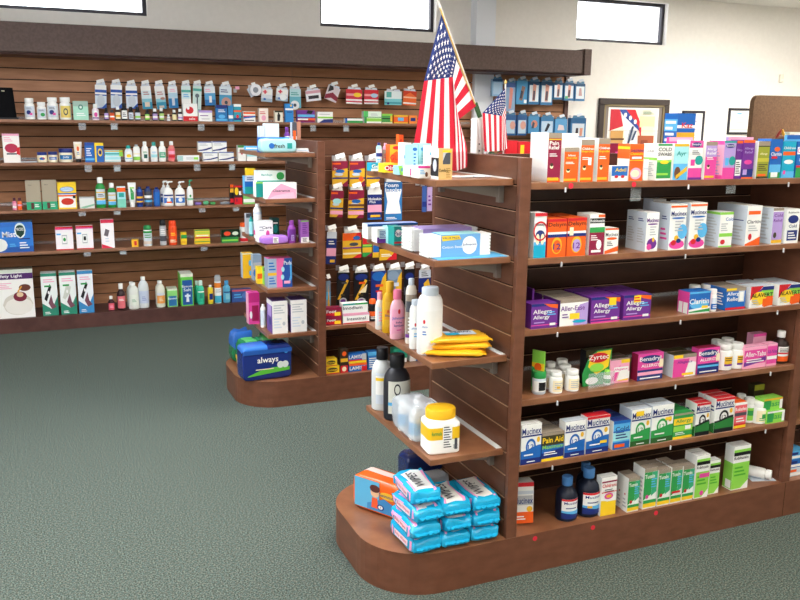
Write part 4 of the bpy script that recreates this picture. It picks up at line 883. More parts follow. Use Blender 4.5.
# shelf 4
X,Y,z,w,h=frame(EB(3,.07),268,292.5,261,290)
me=carton_mesh(w,.07,h,'ec6aa8','r 0 0 .36 1 9fb4c8;r 0 .42 .36 .52 U;l .05 .32 .58 .9 3 B;l .05 .32 .1 .38 3 B;q .6 0 1 0 1 1 .68 1 .58 .5 2450a0;q .9 .9 .98 .8 .98 .3 .88 .1 .82 .12 .92 .4 C;e .62 .62 .07 .09 A;e .6 .35 .07 .09 A;r .66 .12 .92 .22 I;t Pads .82 .84 .12 W;','8a9cb0','','ec6aa8')
o=link(me,'medicine_carton',None,(X,Y+.036,z+.0005)); tag(o,'pink, grey and blue carton at the front of far fourth end shelf','box')
C(EB(3,.38),243,253,250,275,.05,'f0b820','e .75 .6 .15 .12 C;e .75 .2 .12 .1 C;b .95 1 Z;','tall yellow box at the left of far fourth end shelf',grp=G,side='9aa8b8')
C(EB(3,.3),253.5,262,251.5,277,.05,'8fa4b8','b .3 .7 S;b .35 .42 U;e .2 .3 .2 .14 B;','grey blue box right of the tall yellow box',grp=G)
C(EB(3,.2),257.5,263.3,266,283,.04,'Y','b .3 .6 O;','small yellow box before the grey blue box',grp=G)
C(EB(3,.17),263.8,267.5,267,284,.04,'L','b .8 1 K;','small lime box with dark top beside pink carton',grp=G)
# shelf 5
def pad(x0,x1,yt,yb,Y,lab):
    X,Yy,z,w,h=frame((YBo+Y,BE[4]+.02),x0,x1,yt,yb)
    h*=.93; sp='b 0 1 eceae6;l .1 .8 .6 .9 4 S;l .1 .6 .15 .5 4 H;e .75 .3 .1 .06 S;'
    o=link(carton_mesh(w,.11,h,'ecebe8',sp,'6a4a9a','b .85 1 W;r .2 .5 .8 .85 V;e .6 .35 .2 .12 N;','5a3a80'),'pad_pack',None,(X,Yy+.055,z+.0005)); tag(o,lab,'pack','white and purple packs on the far lowest end shelf')
pad(272.5,288,299,334,.05,'white pack with purple sides, left of two on far lowest end shelf')
pad(291,307,299,333.5,.05,'white pack with purple sides, right of two on far lowest end shelf')
Bt(EB(4,.2),261,266.5,305,328,'slim','W','W','H','','slim white bottle beside the magenta box',name='lotion_bottle')
C(EB(4,.3),249,260,290,321,.06,'M','b .7 1 c02878;r .3 .1 .9 .6 a01850;e .2 .3 .12 .12 W;','magenta box at the left of far lowest end shelf',grp=G,side='I')
# base: sanitary pad bags
ALW=pm('1a2f78',.25,.6,'navy_bag')
X,Y,z,w,h=frame((YBo+.03,HB),243,293,347,381)
def cola(x,y,zz):
    if zz>.86 and x<.05: return pm('3a7ad0',.25,.6)
    return ALW
def exa(mb):
    F=lambda x,z_,o:(x,-.0615-o,z_)
    art(mb,'q .08 .14 .95 .24 .95 .34 .6 .36 .35 .3 .1 .17 58b838;l .25 .62 .3 .36 1 Z;e .76 .42 .07 .1 D8E4DC;e .86 .42 .07 .1 D8E4DC;t always .5 .58 .2 .44 W;e .88 .8 .04 .06 3a8ac8;b .78 .9 2458a8;',w,h,F)
me=softpack(w,.12,h,cola,e=.2,wr=.002,seed=61,name='pad_bag',extra=exa,nu=40)
o=link(me,'pad_bag',None,(X,Y+.075,z+.0005),radians(3)); tag(o,'navy blue bag with white lettering and green stripe on the far base','pad bag')
GR=pm('1f7a4a',.25,.6,'green_bag')
for k,(x,y,zl,lab,cc) in enumerate([(-.30,.30,0,'green and yellow bag, lower front of the pile behind the navy bag',1),(-.185,.36,0,'green bag at the right of the pile behind the navy bag',0),(-.31,.45,0,'blue and green bag at the rear of the pile on far base',2)]):
    def cg(x_,y_,z_,cc=cc):
        if cc==1 and z_<.42: return pm('d8b83a',.3,.5)
        if cc==2: return pm('2f68b8',.25,.6) if z_>.5 else GR
        if z_>.8 and abs(x_)<.25: return pm('58b86a',.25,.6)
        return GR
    me=softpack(.11,.1,.16 if cc!=2 else .175,cg,e=.42,wr=.009,seed=70+k,name='pad_bag')
    o=link(me,'pad_bag',None,(XB+x,YBo+y,HB+.0005),radians((14,-8,5)[k])); tag(o,lab,'pad bag')
# ---------------------------------------------------------------- hanging packs
HK='peg hooks'
def hook(X,Yp,z,L,tagc='W',group='peg hooks',label=None,tw=.03,tilt=-14):
    """wire hook out of the slat panel at depth Yp, reaching L towards the aisle, with a price plate"""
    e=empty('peg_hook',(X,Yp,z),0,label,'hook',group)
    mb=MB(); mb.tube([(0,-.001,0),(0,-.01,0),(0,-L,0),(0,-L-.008,.008)],.0018,WIRE,6); mb.box(-.012,.012,-.004,-.0005,-.016,.012,WIRE); mb.obj('wire',e)
    if tagc:
        t=radians(tilt); w=tw/2; hh=.022
        mb=MB(); V=[(-w,-L-.009,.004),(w,-L-.009,.004),(w,-L-.001,.004+hh),(-w,-L-.001,.004+hh)]
        c_,s_=cos(t*-1),sin(t*-1)
        V=[(x*c_-(z_-.01)*s_,y,x*s_+(z_-.01)*c_+.01) for x,y,z_ in V]
        mb.add(V+[(x,y+.0008,z_) for x,y,z_ in V],[(0,1,2,3),(7,6,5,4),(0,4,5,1),(1,5,6,2),(2,6,7,3),(3,7,4,0)],tagc); mb.obj('price_plate',e)
    return e
def hang(Yf,x0,x1,yt,yb,t,base,fa,label,cat='hanging pack',grp=None,rz=0,name='hanging_pack',n=1,hk=True,Yp=None,header='W',zr=None,blister=None,ry=0,hlab=None,tagc='W',up=.0,hgrp='peg hooks'):
    """pack hanging with its front at plane Yf"""
    zc=on((x0+x1)/2,yt,1,Yf); zb=on((x0+x1)/2,yb,1,Yf)
    X0=solveX(x0,Yf,zc.z); X1=solveX(x1,Yf,zc.z); X=(X0+X1)/2; w=(X1-X0)*.97; h=zc.z-zb.z; zt=zc.z
    for k in range(n):
        e=empty(name,(X+.002*k,Yf+k*(t+.003),zt),rz,label if k==0 else label+', '+ROWN[k],cat,grp,ry=ry)
        key=('h',round(w,3),round(h,3),t,base,fa,header,blister)
        if key not in _cache:
            mb=MB(); mb.box(-w/2,w/2,0,t,-h,0,base); art(mb,fa,w,h,lambda x,z,o:(x,-o,z-h))
            hb=None
            if header:
                hb=MB(); hb.prism([(-w*.4,0),(w*.4,0),(w*.4,.0)],0,0.0001,header) if 0 else None
                hh=min(.022,h*.14)
                hb.add([(-w*.42,0,0),(w*.42,0,0),(w*.36,0,hh),(.008,0,hh),(.006,0,hh*.5),(-.006,0,hh*.5),(-.008,0,hh),(-w*.36,0,hh)]+[(-w*.42,.001,0),(w*.42,.001,0),(w*.36,.001,hh),(.008,.001,hh),(.006,.001,hh*.5),(-.006,.001,hh*.5),(-.008,.001,hh),(-w*.36,.001,hh)],
                    [(0,1,2,3,4),(0,4,5),(0,5,6,7),(12,11,10,9,8),(13,12,8),(15,14,13,8),(0,8,9,1),(1,9,10,2),(7,15,8,0)],header)
                hb=hb.data('hang_tab')
            bl=None
            if blister:
                c0,u0,u1,v0,v1,dp=blister; bl=MB(); bl.cbox((u0-.5)*w,(u1-.5)*w,-dp,-.0005,v0*h-h,v1*h-h,c0,.002); bl=bl.data('blister')
            _cache[key]=(mb.data('card'),hb,bl)
        a,b,c=_cache[key]; link(a,'card',e)
        if b: link(b,'hang_tab',e)
        if c: link(c,'blister',e)
    if hk:
        Yp=Yp or YS; hook(X,Yp,zt+.012,Yp-Yf+.004,tagc=tagc,group=hgrp,label=hlab or 'wire peg hook with price plate holding the %s'%(' '.join(label.split()[:7])),tw=min(.05,w*.8))
    return X,w,h
YP=YBo+D_/2-.012
IN='b 0 1 U;q 0 .62 1 .72 1 1 0 1 X;r 0 .86 .55 .93 O;e .5 .6 .3 .07 B;q .5 0 1 0 1 .25 X;b .3 .36 N;e .42 .48 .28 .06 H;'
gi='foot care packs hanging on the far gondola'
Yh=YP-.10
def HB_(x0,x1,yt,yb,base,fa,label,**k):
    return hang(k.pop('Yf',Yh),x0,x1,yt,yb,.006,base,fa,label,grp=gi,Yp=YP,name='insole_pack',cat='foot care pack',hgrp='hooks on the far gondola',**k)
HB_(332,348,161,186.5,'U',IN+'t Dr .2 .7 .06 W;','yellow and maroon insole pack, top row beside the post',rz=0)
HB_(349.5,365,161,186.5,'U',IN+'e .75 .3 .16 .1 O;','yellow and maroon insole pack, second in the top row')
HB_(366.5,380,161,186.5,'U',IN,'yellow and maroon insole pack, third in the top row')
HB_(331,344,190.5,217,'U',IN+'b .1 .24 I;e .5 .6 .35 .1 A;','narrow yellow insole pack, second row beside the post',ry=.06)
HB_(348.5,364.5,190,218,'U',IN+'b .12 .25 I;b .42 .5 F;','wide yellow insole pack in the second row',ry=.03)
HB_(367.5,382,190,219.5,'N','b .85 1 W;t Moleskin .5 .7 .08 W;t Plus .35 .6 .07 W;b .25 .5 I;r .2 .08 .9 .16 U;b 0 .06 B;','dark blue moleskin pack in the second row',header='W')
HB_(384.5,402.5,182,220.5,'2a78b8','b .82 1 1f5f9a;t Foam .4 .92 .09 W;t Insoles .5 .8 .09 W;q .05 .18 .95 .18 .82 .5 .95 .75 .05 .75 .16 .5 W;l .1 .7 .03 .1 2 W;','blue pack with a white insole shape and white lettering',hk=True)
HB_(422.5,427,186,212,'3a5a9a','b .2 .4 N;','slim blue pack hanging right of the insole shape pack',header=None)
HB_(427.5,432.5,187,211,'b8a0cc','l .2 .8 .2 .7 3 P;','slim lilac pack beside the slim blue one',header=None)
HB_(327,337,232,264,'N','b .8 1 H;b .25 .5 I;l .2 .8 .6 .75 2 W;r .4 .05 .9 .14 U;','navy blue narrow pack in the third row beside the post',ry=.05)
HB_(342.5,361.5,233,258,'U','b .7 1 R;q 0 .7 .5 .7 .8 1 0 1 O;e .75 .8 .2 .08 B;e .6 .55 .25 .07 D;b .38 .44 P;q .5 0 1 0 1 .2 R;b .15 .22 Z;','red and yellow pack, widest in the third row',n=2)
HB_(362.5,372,236,256.5,'G','b .6 1 R;b .2 .45 U;b .5 .58 L;q .4 0 1 0 1 .2 X;','green, yellow and red pack in the third row')
HB_(373,379,240,257.5,'U','b .3 .7 B;','slim yellow pack in the third row',header=None)
HB_(379.5,397,249,260,'U','q .4 0 1 0 1 .9 .7 .4 R;l .1 .7 .3 .6 2 W;','wide low yellow pack below the second end shelf',header=None)
IB='b 0 1 K;e .5 .86 .42 .1 N;q .05 .2 .25 .2 .9 .75 .75 .8 U;e .5 .15 .3 .1 S;e .5 .15 .2 .06 P;r .35 .66 .75 .72 D;r .3 .3 .62 .36 Q;'
HB_(337,350.5,272.5,306,'K',IB,'black insole pack with yellow swoosh, fourth row beside the post',ry=.03)
HB_(353.5,369,272.5,306,'K',IB.replace('r .35 .66 .75 .72 D','r .35 .66 .75 .72 O')+'r .3 .02 .7 .09 R;q .3 .4 .9 .65 .8 .4 Z;','black insole pack with yellow swoosh and red tag',)
HB_(371,386.5,271,306,'N','e .5 .85 .45 .13 B;q .3 0 1 0 1 .95 .75 .8 .5 .4 U;r .3 .55 .8 .62 O;r .3 .4 .75 .45 R;','navy and amber insole pack in the fourth row')
HB_(387.5,402,270,306,'7088a0','e .4 .85 .4 .13 8aa0b8;q .3 0 1 0 1 .95 .75 .8 .5 .4 U;r .35 .55 .8 .65 H;','grey and amber insole pack in the fourth row')
HB_(404,415,269,305,'K','e .5 .8 .4 .1 N;b .3 .5 D;','black insole pack right of the grey and amber one')
HB_(419,431,270,292,'N','b .65 1 H;l .2 .8 .7 .95 3 D;q .5 0 1 .2 .8 .6 .4 .4 U;','navy pack with pale header, last in the fourth row')
HB_(326,330.5,281,308,'8098b0','b .3 .6 C;q .3 0 .8 0 .6 .9 U;','grey blue pack partly hidden by the post in fourth row',header=None)
# centre shelf of gondola B
s=(YBo+.02,.405)
MAR='b 0 1 X;q 0 .2 1 0 1 .5 0 .4 R;t Foot .35 .6 .3 W;r .55 .1 .95 .5 Y;'
t=C(s,326,341.5,319,327,.05,'X',MAR,'maroon box, lower of two beside the far post',grp='maroon boxes on the far centre shelf')
t2=C((YBo+.02,t[2]+.0005),326,341.5,309.5,318.5,.05,'X',MAR,'maroon box, upper of two beside the far post',grp='maroon boxes on the far centre shelf')
t=C(s,343,369.5,317.5,326.5,.05,'W','b .85 1 I;t Intestinal .5 .5 .3 D;b 0 .1 R;','white box with pink edge, lower of two on the far centre shelf')
C((YBo+.02,t[2]+.0005),342.5,368,306,316.8,.05,'W','b .85 1 T;r .5 .85 1 1 G;t Imodium .4 .6 .28 D;b 0 .12 I;','white box with green edge, upper of two on the far centre shelf')
Bt(s,369.5,376.5,304,326,'can','K','O','K','b .3 .6 O;l .2 .8 .1 .3 2 W;','black can with orange cap on the far centre shelf',name='spray_can',cat='can')
# base deck of gondola B
s=(YBo+.03,HB)
YL='e .5 .5 .4 .28 Q;t Ointment .5 .5 .25 Y;b 0 .1 R;'
t=C(s,325.5,339.5,366,373.8,.05,'Y',YL,'yellow box, lower of two on the far deck')
C((YBo+.03,t[2]+.0005),325.5,337,358.5,365.6,.05,'Y',YL,'yellow box, upper of two on the far deck')
C(s,340.5,348,348.5,372,.04,'3a2c20','b 0 .3 R;e .5 .15 .3 .1 Z;b .45 .6 U;e .5 .8 .3 .1 O;','tall dark box with red foot beside the yellow pair')
t=C(s,349,367,363,371,.05,'B','b .7 1 O;t LAMISIL .5 .4 .4 W;r .7 0 1 .6 R;','blue box, lower of two on the far deck')
C((YBo+.03,t[2]+.0005),348.5,366.5,353.5,362.6,.05,'B','b 0 .25 Y;b .25 .4 R;t LAMISIL .45 .7 .35 W;r .75 .3 1 1 S;','blue box, upper of two on the far deck')
C(s,368,379,351.5,369,.05,'2a70b8','b .8 1 C;l .1 .9 .1 .7 5 W;','blue carton left of the clear alcohol bottle, on far deck')
C((YBo+.1,HB),393.5,407,350.5,364.5,.05,'2a9a78','b 0 .3 W;e .5 .6 .3 .25 T;','green box behind the dark bottle cap, on far deck')
C((YBo+.1,HB),410,422,357.5,364,.05,'W','r .5 0 1 .6 B;','low white and blue box at the right end of far deck')
# ================================================================ products on the wall shelves
WY=3.975
def WSH(i,back=.012): return (WY+back if i<4 else 4.045+back,WT[i])
def WC(i,x0,x1,yt,yb,d,base,fa,label,**k): return C(WSH(i),x0,x1,yt,yb,d,base,fa,label,**k)
def WB(i,x0,x1,yt,yb,kind,body,cap,lab,fa,label,**k): return Bt(WSH(i),x0,x1,yt,yb,kind,body,cap,lab,fa,label,**k)
G='products on the top wall shelf'
X,Y,z,w,h=frame(WSH(0,.02),-6,17,89,121)
e=empty('desktop_speaker',(X,Y,z),0,'black slanted speaker standing at the left end of the top wall shelf','speaker')
mb=MB(); mb.add([(-w/2,0,.012),(w/2,0,.012),(w/2-.012,.05,h),(-w/2,.05,h),(-w/2,.12,.012),(w/2,.12,.012),(w/2-.012,.1,h),(-w/2,.1,h)],[(0,1,2,3),(1,5,6,2),(5,4,7,6),(4,0,3,7),(3,2,6,7),(0,4,5,1)],pm('0c0c0e',.8,.08)); mb.obj('cabinet',e)
MB().cbox(-w/2-.005,w/2+.012,-.01,.125,0,.012,'K').obj('foot',e)
MB().box(-.012,.006,.0437,.0447,h*.88,h*.9,'Z').obj('badge',e)
VL='e .4 .45 .22 .2 N;r .5 .2 .75 .4 M;l .2 .7 .7 .9 2 D;'
WB(0,25,35.5,101,122.4,'pill','W','W','H',VL,'large white vitamin bottle, first right of the black speaker',name='vitamin_bottle')
WB(0,37.5,47,104.8,122.4,'pill','W','W','H','e .6 .35 .25 .2 G;l .2 .8 .7 .9 2 D;','shorter white vitamin bottle with green mark on label',name='vitamin_bottle')
WB(0,47.6,59,100,122.4,'pill','W','W','H',VL,'large white vitamin bottle, left of the yellow labelled one',name='vitamin_bottle')
WB(0,60.3,72,99.8,122.4,'pill','W','W','e8d070','g .5 .5 .2 .3 .6 D;','large white bottle with yellow label and dark ring',name='vitamin_bottle')
WC(0,73.8,89,103.5,122.4,.05,'a8dcc4','b .72 1 9ab8a8;g .5 .68 .16 .14 .6 3a7a68;l .2 .8 .2 .4 2 W;e .5 .68 .06 .05 W;','mint green box with a dark ring on the front',grp=G,name='medicine_carton')
for a,b,t_,kd,c,cp,lb,fa_,lab in [
 (92.5,99.5,106,'vial','f0e0e8','W','W','e .5 .5 .25 .3 M;b 0 .15 P;','small bottle with pink label and white cap'),
 (104.3,109,110,'vial','2a2228','K','V','b .3 .6 W;','small dark bottle with lilac label'),
 (109.8,115,112,'vial','E0582c','D','O','b .4 .7 W;','small orange bottle with grey cap'),
 (115.5,121,108,'vial','3a2a20','W','Z','b .3 .6 U;','small brown bottle with cream label and white cap'),
 (121.6,128,105,'vial','141418','K','W','l .2 .8 .2 .8 3 D;','black bottle with white label, tallest of the small bottles'),
 (128.6,134,108.5,'vial','141418','K','H','l .2 .8 .2 .8 3 D;','small black bottle with pale label, left twin'),
 (135,141,108.5,'vial','141418','K','H','b .2 .5 L;','small black bottle with pale label, right twin'),
 (145,150,111,'vial','2a2a20','K','L','b .3 .7 Z;','small dark bottle with lime label'),
 (152.5,158,110,'vial','2a2230','W','V','b .3 .6 W;','small dark bottle with white cap and violet label'),
 (159.2,164.5,109.5,'vial','2a3a20','W','b0d878','b .3 .6 W;','small bottle with pale green label and white cap'),
 (167.2,170.3,115.5,'vial','H','W','W','b .3 .6 S;','tiny clear bottle, smallest on the top wall shelf'),
 (172.2,177,111,'vial','2a2220','W','e8dca8','','small brown bottle with cream label right of the tiny one'),
 (178,183,110,'vial','2a2838','W','W','b .2 .5 V;','small dark bottle with white label left of red box')]:
    WB(0,a,b,t_,122.3,kd,c,cp,lb,fa_,lab+', on the top wall shelf' if len(lab.split())<10 else lab,grp='small bottles on the top wall shelf',name='vitamin_bottle')
WC(0,183.5,198,104.5,122.2,.05,'W','b 0 .28 R;e .45 .62 .28 .2 R;e .35 .75 .1 .1 W;t sale .6 .14 .12 W;','white box with red star shape and red foot',grp=G)
WC(0,198.8,212.5,111.3,122.2,.05,'W','b .8 1 V;l .1 .7 .45 .6 1 P;l .2 .8 .15 .3 1 S;','low white box with lilac top, right of the red star box',grp=G)
WC(0,216.2,227.8,105.5,122,.04,'2070b0','b .8 1 N;l .2 .8 .55 .75 2 W;e .5 .3 .3 .12 C;b .05 .16 C;','blue pack standing on the shelf under the ring tape',grp=G)
WC(0,228.6,233.5,106,122,.04,'2f88c0','b .2 .4 W;','narrow blue pack between two wider packs',grp=G)
WC(0,234,241.5,104.2,121.8,.04,'2a9ab0','b .85 1 W;b .55 .65 O;e .5 .3 .2 .1 R;b .1 .2 N;','teal pack with white top, right of the narrow blue pack',grp=G)
WC(0,243.5,255.5,111.5,121.8,.04,'W','b .75 .95 O;b .45 .6 R;q 0 .3 1 .45 1 .6 0 .45 B;b 0 .15 W;l .1 .9 .05 .25 1 K;','low white box with orange and blue bands',grp=G)
WC(0,259.3,268.4,108,121.7,.04,'f4e6dc','l .1 .7 .55 .8 2 R;e .5 .3 .25 .2 I;','cream box with pink patch, above the far top end shelf',grp=G)
WC(0,275,283,110.3,121.7,.035,'e8e2d0','q .3 .1 .6 .1 .7 .6 .45 .9 .3 .6 K;b .85 1 Q;','cream card pack with black figure',grp=G)
WC(0,285.4,293.6,103,121.6,.035,'2a88d0','b .65 .75 W;e .7 .9 .12 .06 Y;l .2 .8 .5 .6 1 N;','tall bright blue box standing under the round tape',grp=G)
WC(0,297.6,315,109.3,121.4,.045,'P','b .45 .65 C;b .2 .32 W;q .5 .75 .8 .7 .9 .95 .6 1 K;b .05 .2 X;r .6 .2 1 .35 O;','purple and light blue wide box on the top wall shelf',grp=G)
WC(0,317.5,333,110.5,121.3,.045,'W','b .4 .55 L;q .1 0 1 0 1 .35 .4 .3 N;l .1 .8 .7 .85 1 S;','white box with green stripe and navy corner',grp=G)
WC(0,345,363,118,122.5,.03,'W','b 0 .5 G;r 0 0 .12 1 B;','long thin green and white toothpaste box',grp=G)
t=WC(0,364,381.5,117.5,123,.04,'W','b .3 .9 L;r .0 0 .15 1 G;','flat green and white box, lower one of the green stack',grp=G)
C((WY+.012,t[2]+.0005),363.5,381.5,111,117.2,.04,'dff0e0','r 0 0 .25 1 5ac86a;b 0 .12 G;l .4 .8 .3 .7 2 S;','pale green box, upper one of the green stack',grp=G)
WC(0,382,392.5,113.6,123,.04,'4a9a4a','b .45 .55 K;r .8 .2 1 .9 U;b .8 1 L;b 0 .1 Z;','green and black striped boxes beside the pale green stack',grp=G)
WC(0,393.5,408,114.8,123.2,.04,'O','b .8 1 U;b 0 .15 U;r .3 .3 .7 .7 C;','orange box with blue patch near the large flag',grp=G)
WC(0,409,417,115.2,123.4,.04,'f08838','r .2 .3 .8 .7 N;','orange box with navy patch beside the large flag',grp=G)
# second shelf
G='products on the second wall shelf'
WC(1,4,21,137,166,.04,'f4eee8','e .5 .5 .4 .16 b8284c;q .8 .3 1 .25 1 .55 .8 .5 R;l .1 .6 .72 .9 3 I;b .93 1 I;r .2 .28 .8 .33 D;','tall white box with crimson picture at the left end of second shelf',grp=G)
o=MB().cbox(-.05,.05,-.02,.02,0,.007,'H',.002).obj('thermometer_case',None,(solveX(29,WY+.04,WT[1]),WY+.04,WT[1]+.0003)); tag(o,'flat clear case lying right of the crimson picture box','case')
for a,b,t_,fa_,lab in ((37.4,47.5,155,'e .5 .5 .2 .3 B;e .6 .6 .08 .12 R;','small jar with blue lid and rounded sides, left one'),(48.5,58,154.6,'r .2 .2 .8 .8 B;l .3 .7 .3 .7 2 W;','small jar with navy lid and square blue label'),(59.3,73.3,151.6,'r .15 .15 .85 .85 2f78b0;t Jelly .5 .5 .35 W;','largest petroleum jelly jar with navy lid')):
    WB(1,a,b,t_,165.2,'jar','f0ead0','N','Z',fa_,lab,name='jelly_jar',cat='jar',grp='jars on the second wall shelf')
WB(1,74.5,83,144.5,164.8,'tube','f6ece0','K','Z','e .5 .6 .3 .2 O;l .2 .8 .1 .35 2 B;','cream standing tube with black cap, right of the largest jar',name='cream_tube',cat='tube')
WC(1,85.5,95,145,164.6,.05,'B','b .85 1 2a4a9a;l .15 .7 .3 .75 4 W;b .1 .2 C;','blue box left of the blue and yellow box',grp=G)
WC(1,95.3,104.4,145.3,164.6,.05,'2460b0','b .85 1 Y;r 0 0 .18 1 Y;e .6 .5 .25 .2 Y;e .6 .5 .16 .12 N;','blue box with yellow edge and yellow oval',grp=G)
t=WC(1,105,121,159,164.6,.04,'W','b .4 .9 A;b .1 .2 T;','flat aqua and white box, lower of two',grp=G)
C((WY+.012,t[2]+.0005),105,123,152.6,158.7,.04,'A','b .3 .5 T;r .8 0 1 1 L;b .75 .9 U;','flat aqua box with green end, upper of two',grp=G)
for a,b,t_,kd,bd,cp,lb,fa_,lab in [
 (125,133,147.8,'squeeze','e8eef0','T','W','e .5 .5 .3 .2 Y;b .1 .2 C;','white mouthwash bottle with teal cap'),
 (133.8,140.5,147,'slim','f0f4ec','S','W','b 0 .3 L;b .5 .6 Z;','white and green can with silver cap'),
 (142,149,144,'squeeze','W','W','W','r .3 .1 .8 .5 1f5a50;l .2 .8 .6 .8 2 G;','white shampoo bottle with dark green patch'),
 (151,158,144.5,'squeeze','f0f4f4','2a9a92','W','b .2 .5 A;l .2 .8 .6 .8 2 C;','white shampoo bottle with green cap'),
 (159.2,166.4,144,'squeeze','f4f6f0','W','W','b .15 .7 52b088;l .2 .8 .3 .6 2 W;','white bottle with green label and white cap'),
 (168.4,175.6,144,'squeeze','e08078','W','e86878','b .15 .4 R;b .5 .8 I;','salmon pink bottle with white cap')]:
    WB(1,a,b,t_,164.2,kd,bd,cp,lb,fa_,lab+' on the second wall shelf',name='shampoo_bottle',oval=.7,grp='bottles on the second wall shelf')
WC(1,177.5,199.5,157.6,163.7,.03,'f0f2f0','r 0 .1 .25 .9 a8ccc8;l .4 .8 .3 .7 2 S;r .75 .3 .95 .7 L;','long flat white box right of the salmon bottle',grp=G)
WBX='b 0 .25 W;q 0 .2 .5 .3 1 .5 1 .35 .5 .15 0 .1 N;l .1 .7 .6 .85 2 S;b .9 1 5a6ab0;'
t=WC(1,203.2,218,154.6,163.6,.05,'W',WBX,'white box with navy swoosh, lower left of the four',grp='four white boxes with navy swooshes')
t2=WC(1,219,234,154.2,163.4,.05,'W',WBX,'white box with navy swoosh, lower right of the four',grp='four white boxes with navy swooshes')
C((WY+.02,t[2]+.0006),198.3,212,143.8,154.4,.05,'W',WBX,'white box with navy swoosh, upper left of the four',grp='four white boxes with navy swooshes')
C((WY+.02,t[2]+.0006),212.6,227,143.2,154,.05,'W',WBX,'white box with navy swoosh, upper right of the four',grp='four white boxes with navy swooshes')
WC(1,238.2,246,146.4,162.2,.05,'W','b .85 1 3f8a4a;e .5 .5 .12 .1 R;b .5 .55 I;','white box with dark green top edge',grp=G)
WC(1,247,257,147,162,.05,'W','b .85 1 3f8a4a;b .3 .5 A;','white box with green top partly behind far end shelf',grp=G)
# third shelf
G='products on the third wall shelf'
WB(2,12.8,17.2,197,209.4,'vial','E880A0','5a2838','I','b .2 .5 W;','tiny pink bottle at the left of the third wall shelf',name='vitamin_bottle')
WB(2,17.8,22.6,197,209.2,'vial','E87848','5a2838','O','b .5 .8 I;','tiny orange bottle beside the tiny pink one',name='vitamin_bottle')
TP='b .27 1 a89c86;b 0 .27 2fa878;r .3 .03 .5 .24 5a2c28;l .55 .85 .08 .2 2 W;t Sure .3 .85 .03 D;'
WC(2,27,42,180,209.2,.05,'a89c86',TP,'tall taupe and green box, left of two twins',grp=G,side='8a8070')
WC(2,43,58,179.5,208.8,.05,'a89c86',TP,'tall taupe and green box, right of two twins',grp=G,side='8a8070')
WC(2,58.7,77.4,181.5,208,.06,'Y','b .85 1 Y;b .55 .6 B;e .5 .74 .38 .1 B;e .5 .74 .35 .08 H;t Splenda .5 .75 .1 C;r .05 .05 .95 .55 W;e .5 .28 .35 .13 C83020;b .47 .53 O;r .8 .4 .95 .5 K;b 0 .05 Y;','yellow sweetener box with blue oval and red fruit picture',grp=G)
WC(2,80,95,196,207.3,.05,'dfe2dc','b .9 1 S;q 0 .1 1 .4 1 .25 .3 0 8ac0a0;','low grey white box right of the yellow box',grp=G,name='medicine_carton')
WB(2,96.3,106.6,176.3,206.8,'squeeze','1f8a3c','W','H','b .3 .42 U;b .75 .82 U;b 0 .25 C;l .2 .8 .5 .7 2 D;','tall green shampoo bottle with white cap',name='shampoo_bottle',oval=.6)
WB(2,108.2,117,182,206.6,'squeeze','1f8a3c','W','H','b .3 .42 U;b .75 .82 U;b 0 .25 C;','shorter green shampoo bottle with white cap',name='shampoo_bottle',oval=.6)
WC(2,117.8,126.4,186,206.8,.05,'A','b .75 .95 O;b .95 1 W;r .2 .5 .8 .7 T;b 0 .4 7fd0b8;','aqua box with orange band beside the green bottles',grp=G)
WB(2,128.8,137,181.8,206.2,'tube','W','W','W','q .1 0 .9 0 .9 .5 .1 .9 G;b .75 .85 L;','white standing tube with green label',name='cream_tube',cat='tube')
WB(2,137.3,143.5,186,205.8,'slim','1c4a98','1c3a78','N','b .5 .65 U;b .2 .3 U;','blue can with gold bands',name='shaving_can',cat='can')
WB(2,145,152.6,185.3,205.4,'slim','2a3a68','N','D','b .5 .7 W;b .2 .35 C;','navy can with silver band, middle of three cans',name='shaving_can',cat='can')
WB(2,154,160.6,186,205,'slim','2a50a0','N','B','q 0 0 1 0 1 .4 0 .2 G;q 0 .6 1 .7 1 .5 0 .4 W;','blue can with green foot, right of three cans',name='shaving_can',cat='can')
PU='b .1 .6 3a78c8;e .5 .4 .2 .2 W;b .75 .9 N;'
Bt(WSH(2,.07),160.5,168.5,179.5,204.5,'pump','W','W','W',PU,'white pump bottle at the back, leftmost of the pump bottles',name='pump_bottle',oval=.7)
WB(2,163.5,174,180,205.2,'pump','W','W','W',PU+'r .3 .1 .8 .25 O;','white pump bottle with blue label and orange spot',name='pump_bottle',oval=.7)
WB(2,175.2,185.7,180,204.8,'pump','W','W','W',PU,'white pump bottle with blue label, beside the slim green pump',name='pump_bottle',oval=.7)
WB(2,187.2,193.7,178.4,204.4,'pump','W','3a9a78','W','b .3 .5 88c8a0;e .5 .7 .15 .12 G;','slim white pump bottle with green pump head',name='pump_bottle')
def wee(nm,px,Y,zi,w,d,h,c,lab,cat,rz=0,m2=None):
    o=MB().cbox(-w/2,w/2,-d/2,d/2,0,h,c,min(h,d)*.25)
    if m2: o.box(-w*.2,w*.2,-d/2*.8,d/2*.8,h,h+.001,m2)
    o=o.obj(nm,None,(solveX(px,Y,WT[zi]),Y,WT[zi]+.0003),radians(rz)); tag(o,lab,cat); return o
wee('travel_tube',198,WY+.05,2,.045,.03,.02,'8a70b8','small purple tube lying right of the slim green pump','tube',12)
wee('travel_tube',206,WY+.05,2,.04,.025,.026,'5ab080','small green tube lying, left of two on third shelf','tube',-15,'L')
wee('travel_tube',212.5,WY+.045,2,.04,.025,.02,'4a9a58','small green tube lying, right of two on third shelf','tube',10)
wee('comb_pack',225,WY+.05,2,.07,.03,.018,'9098a0','grey flat pack lying left of the black and red boxes','pack',8,'W')
WC(2,230.5,234,182.5,202.5,.04,'K','b .6 .8 U;b .85 1 O;b .1 .3 R;','narrow black and orange box, left of the batteries like stack',grp=G)
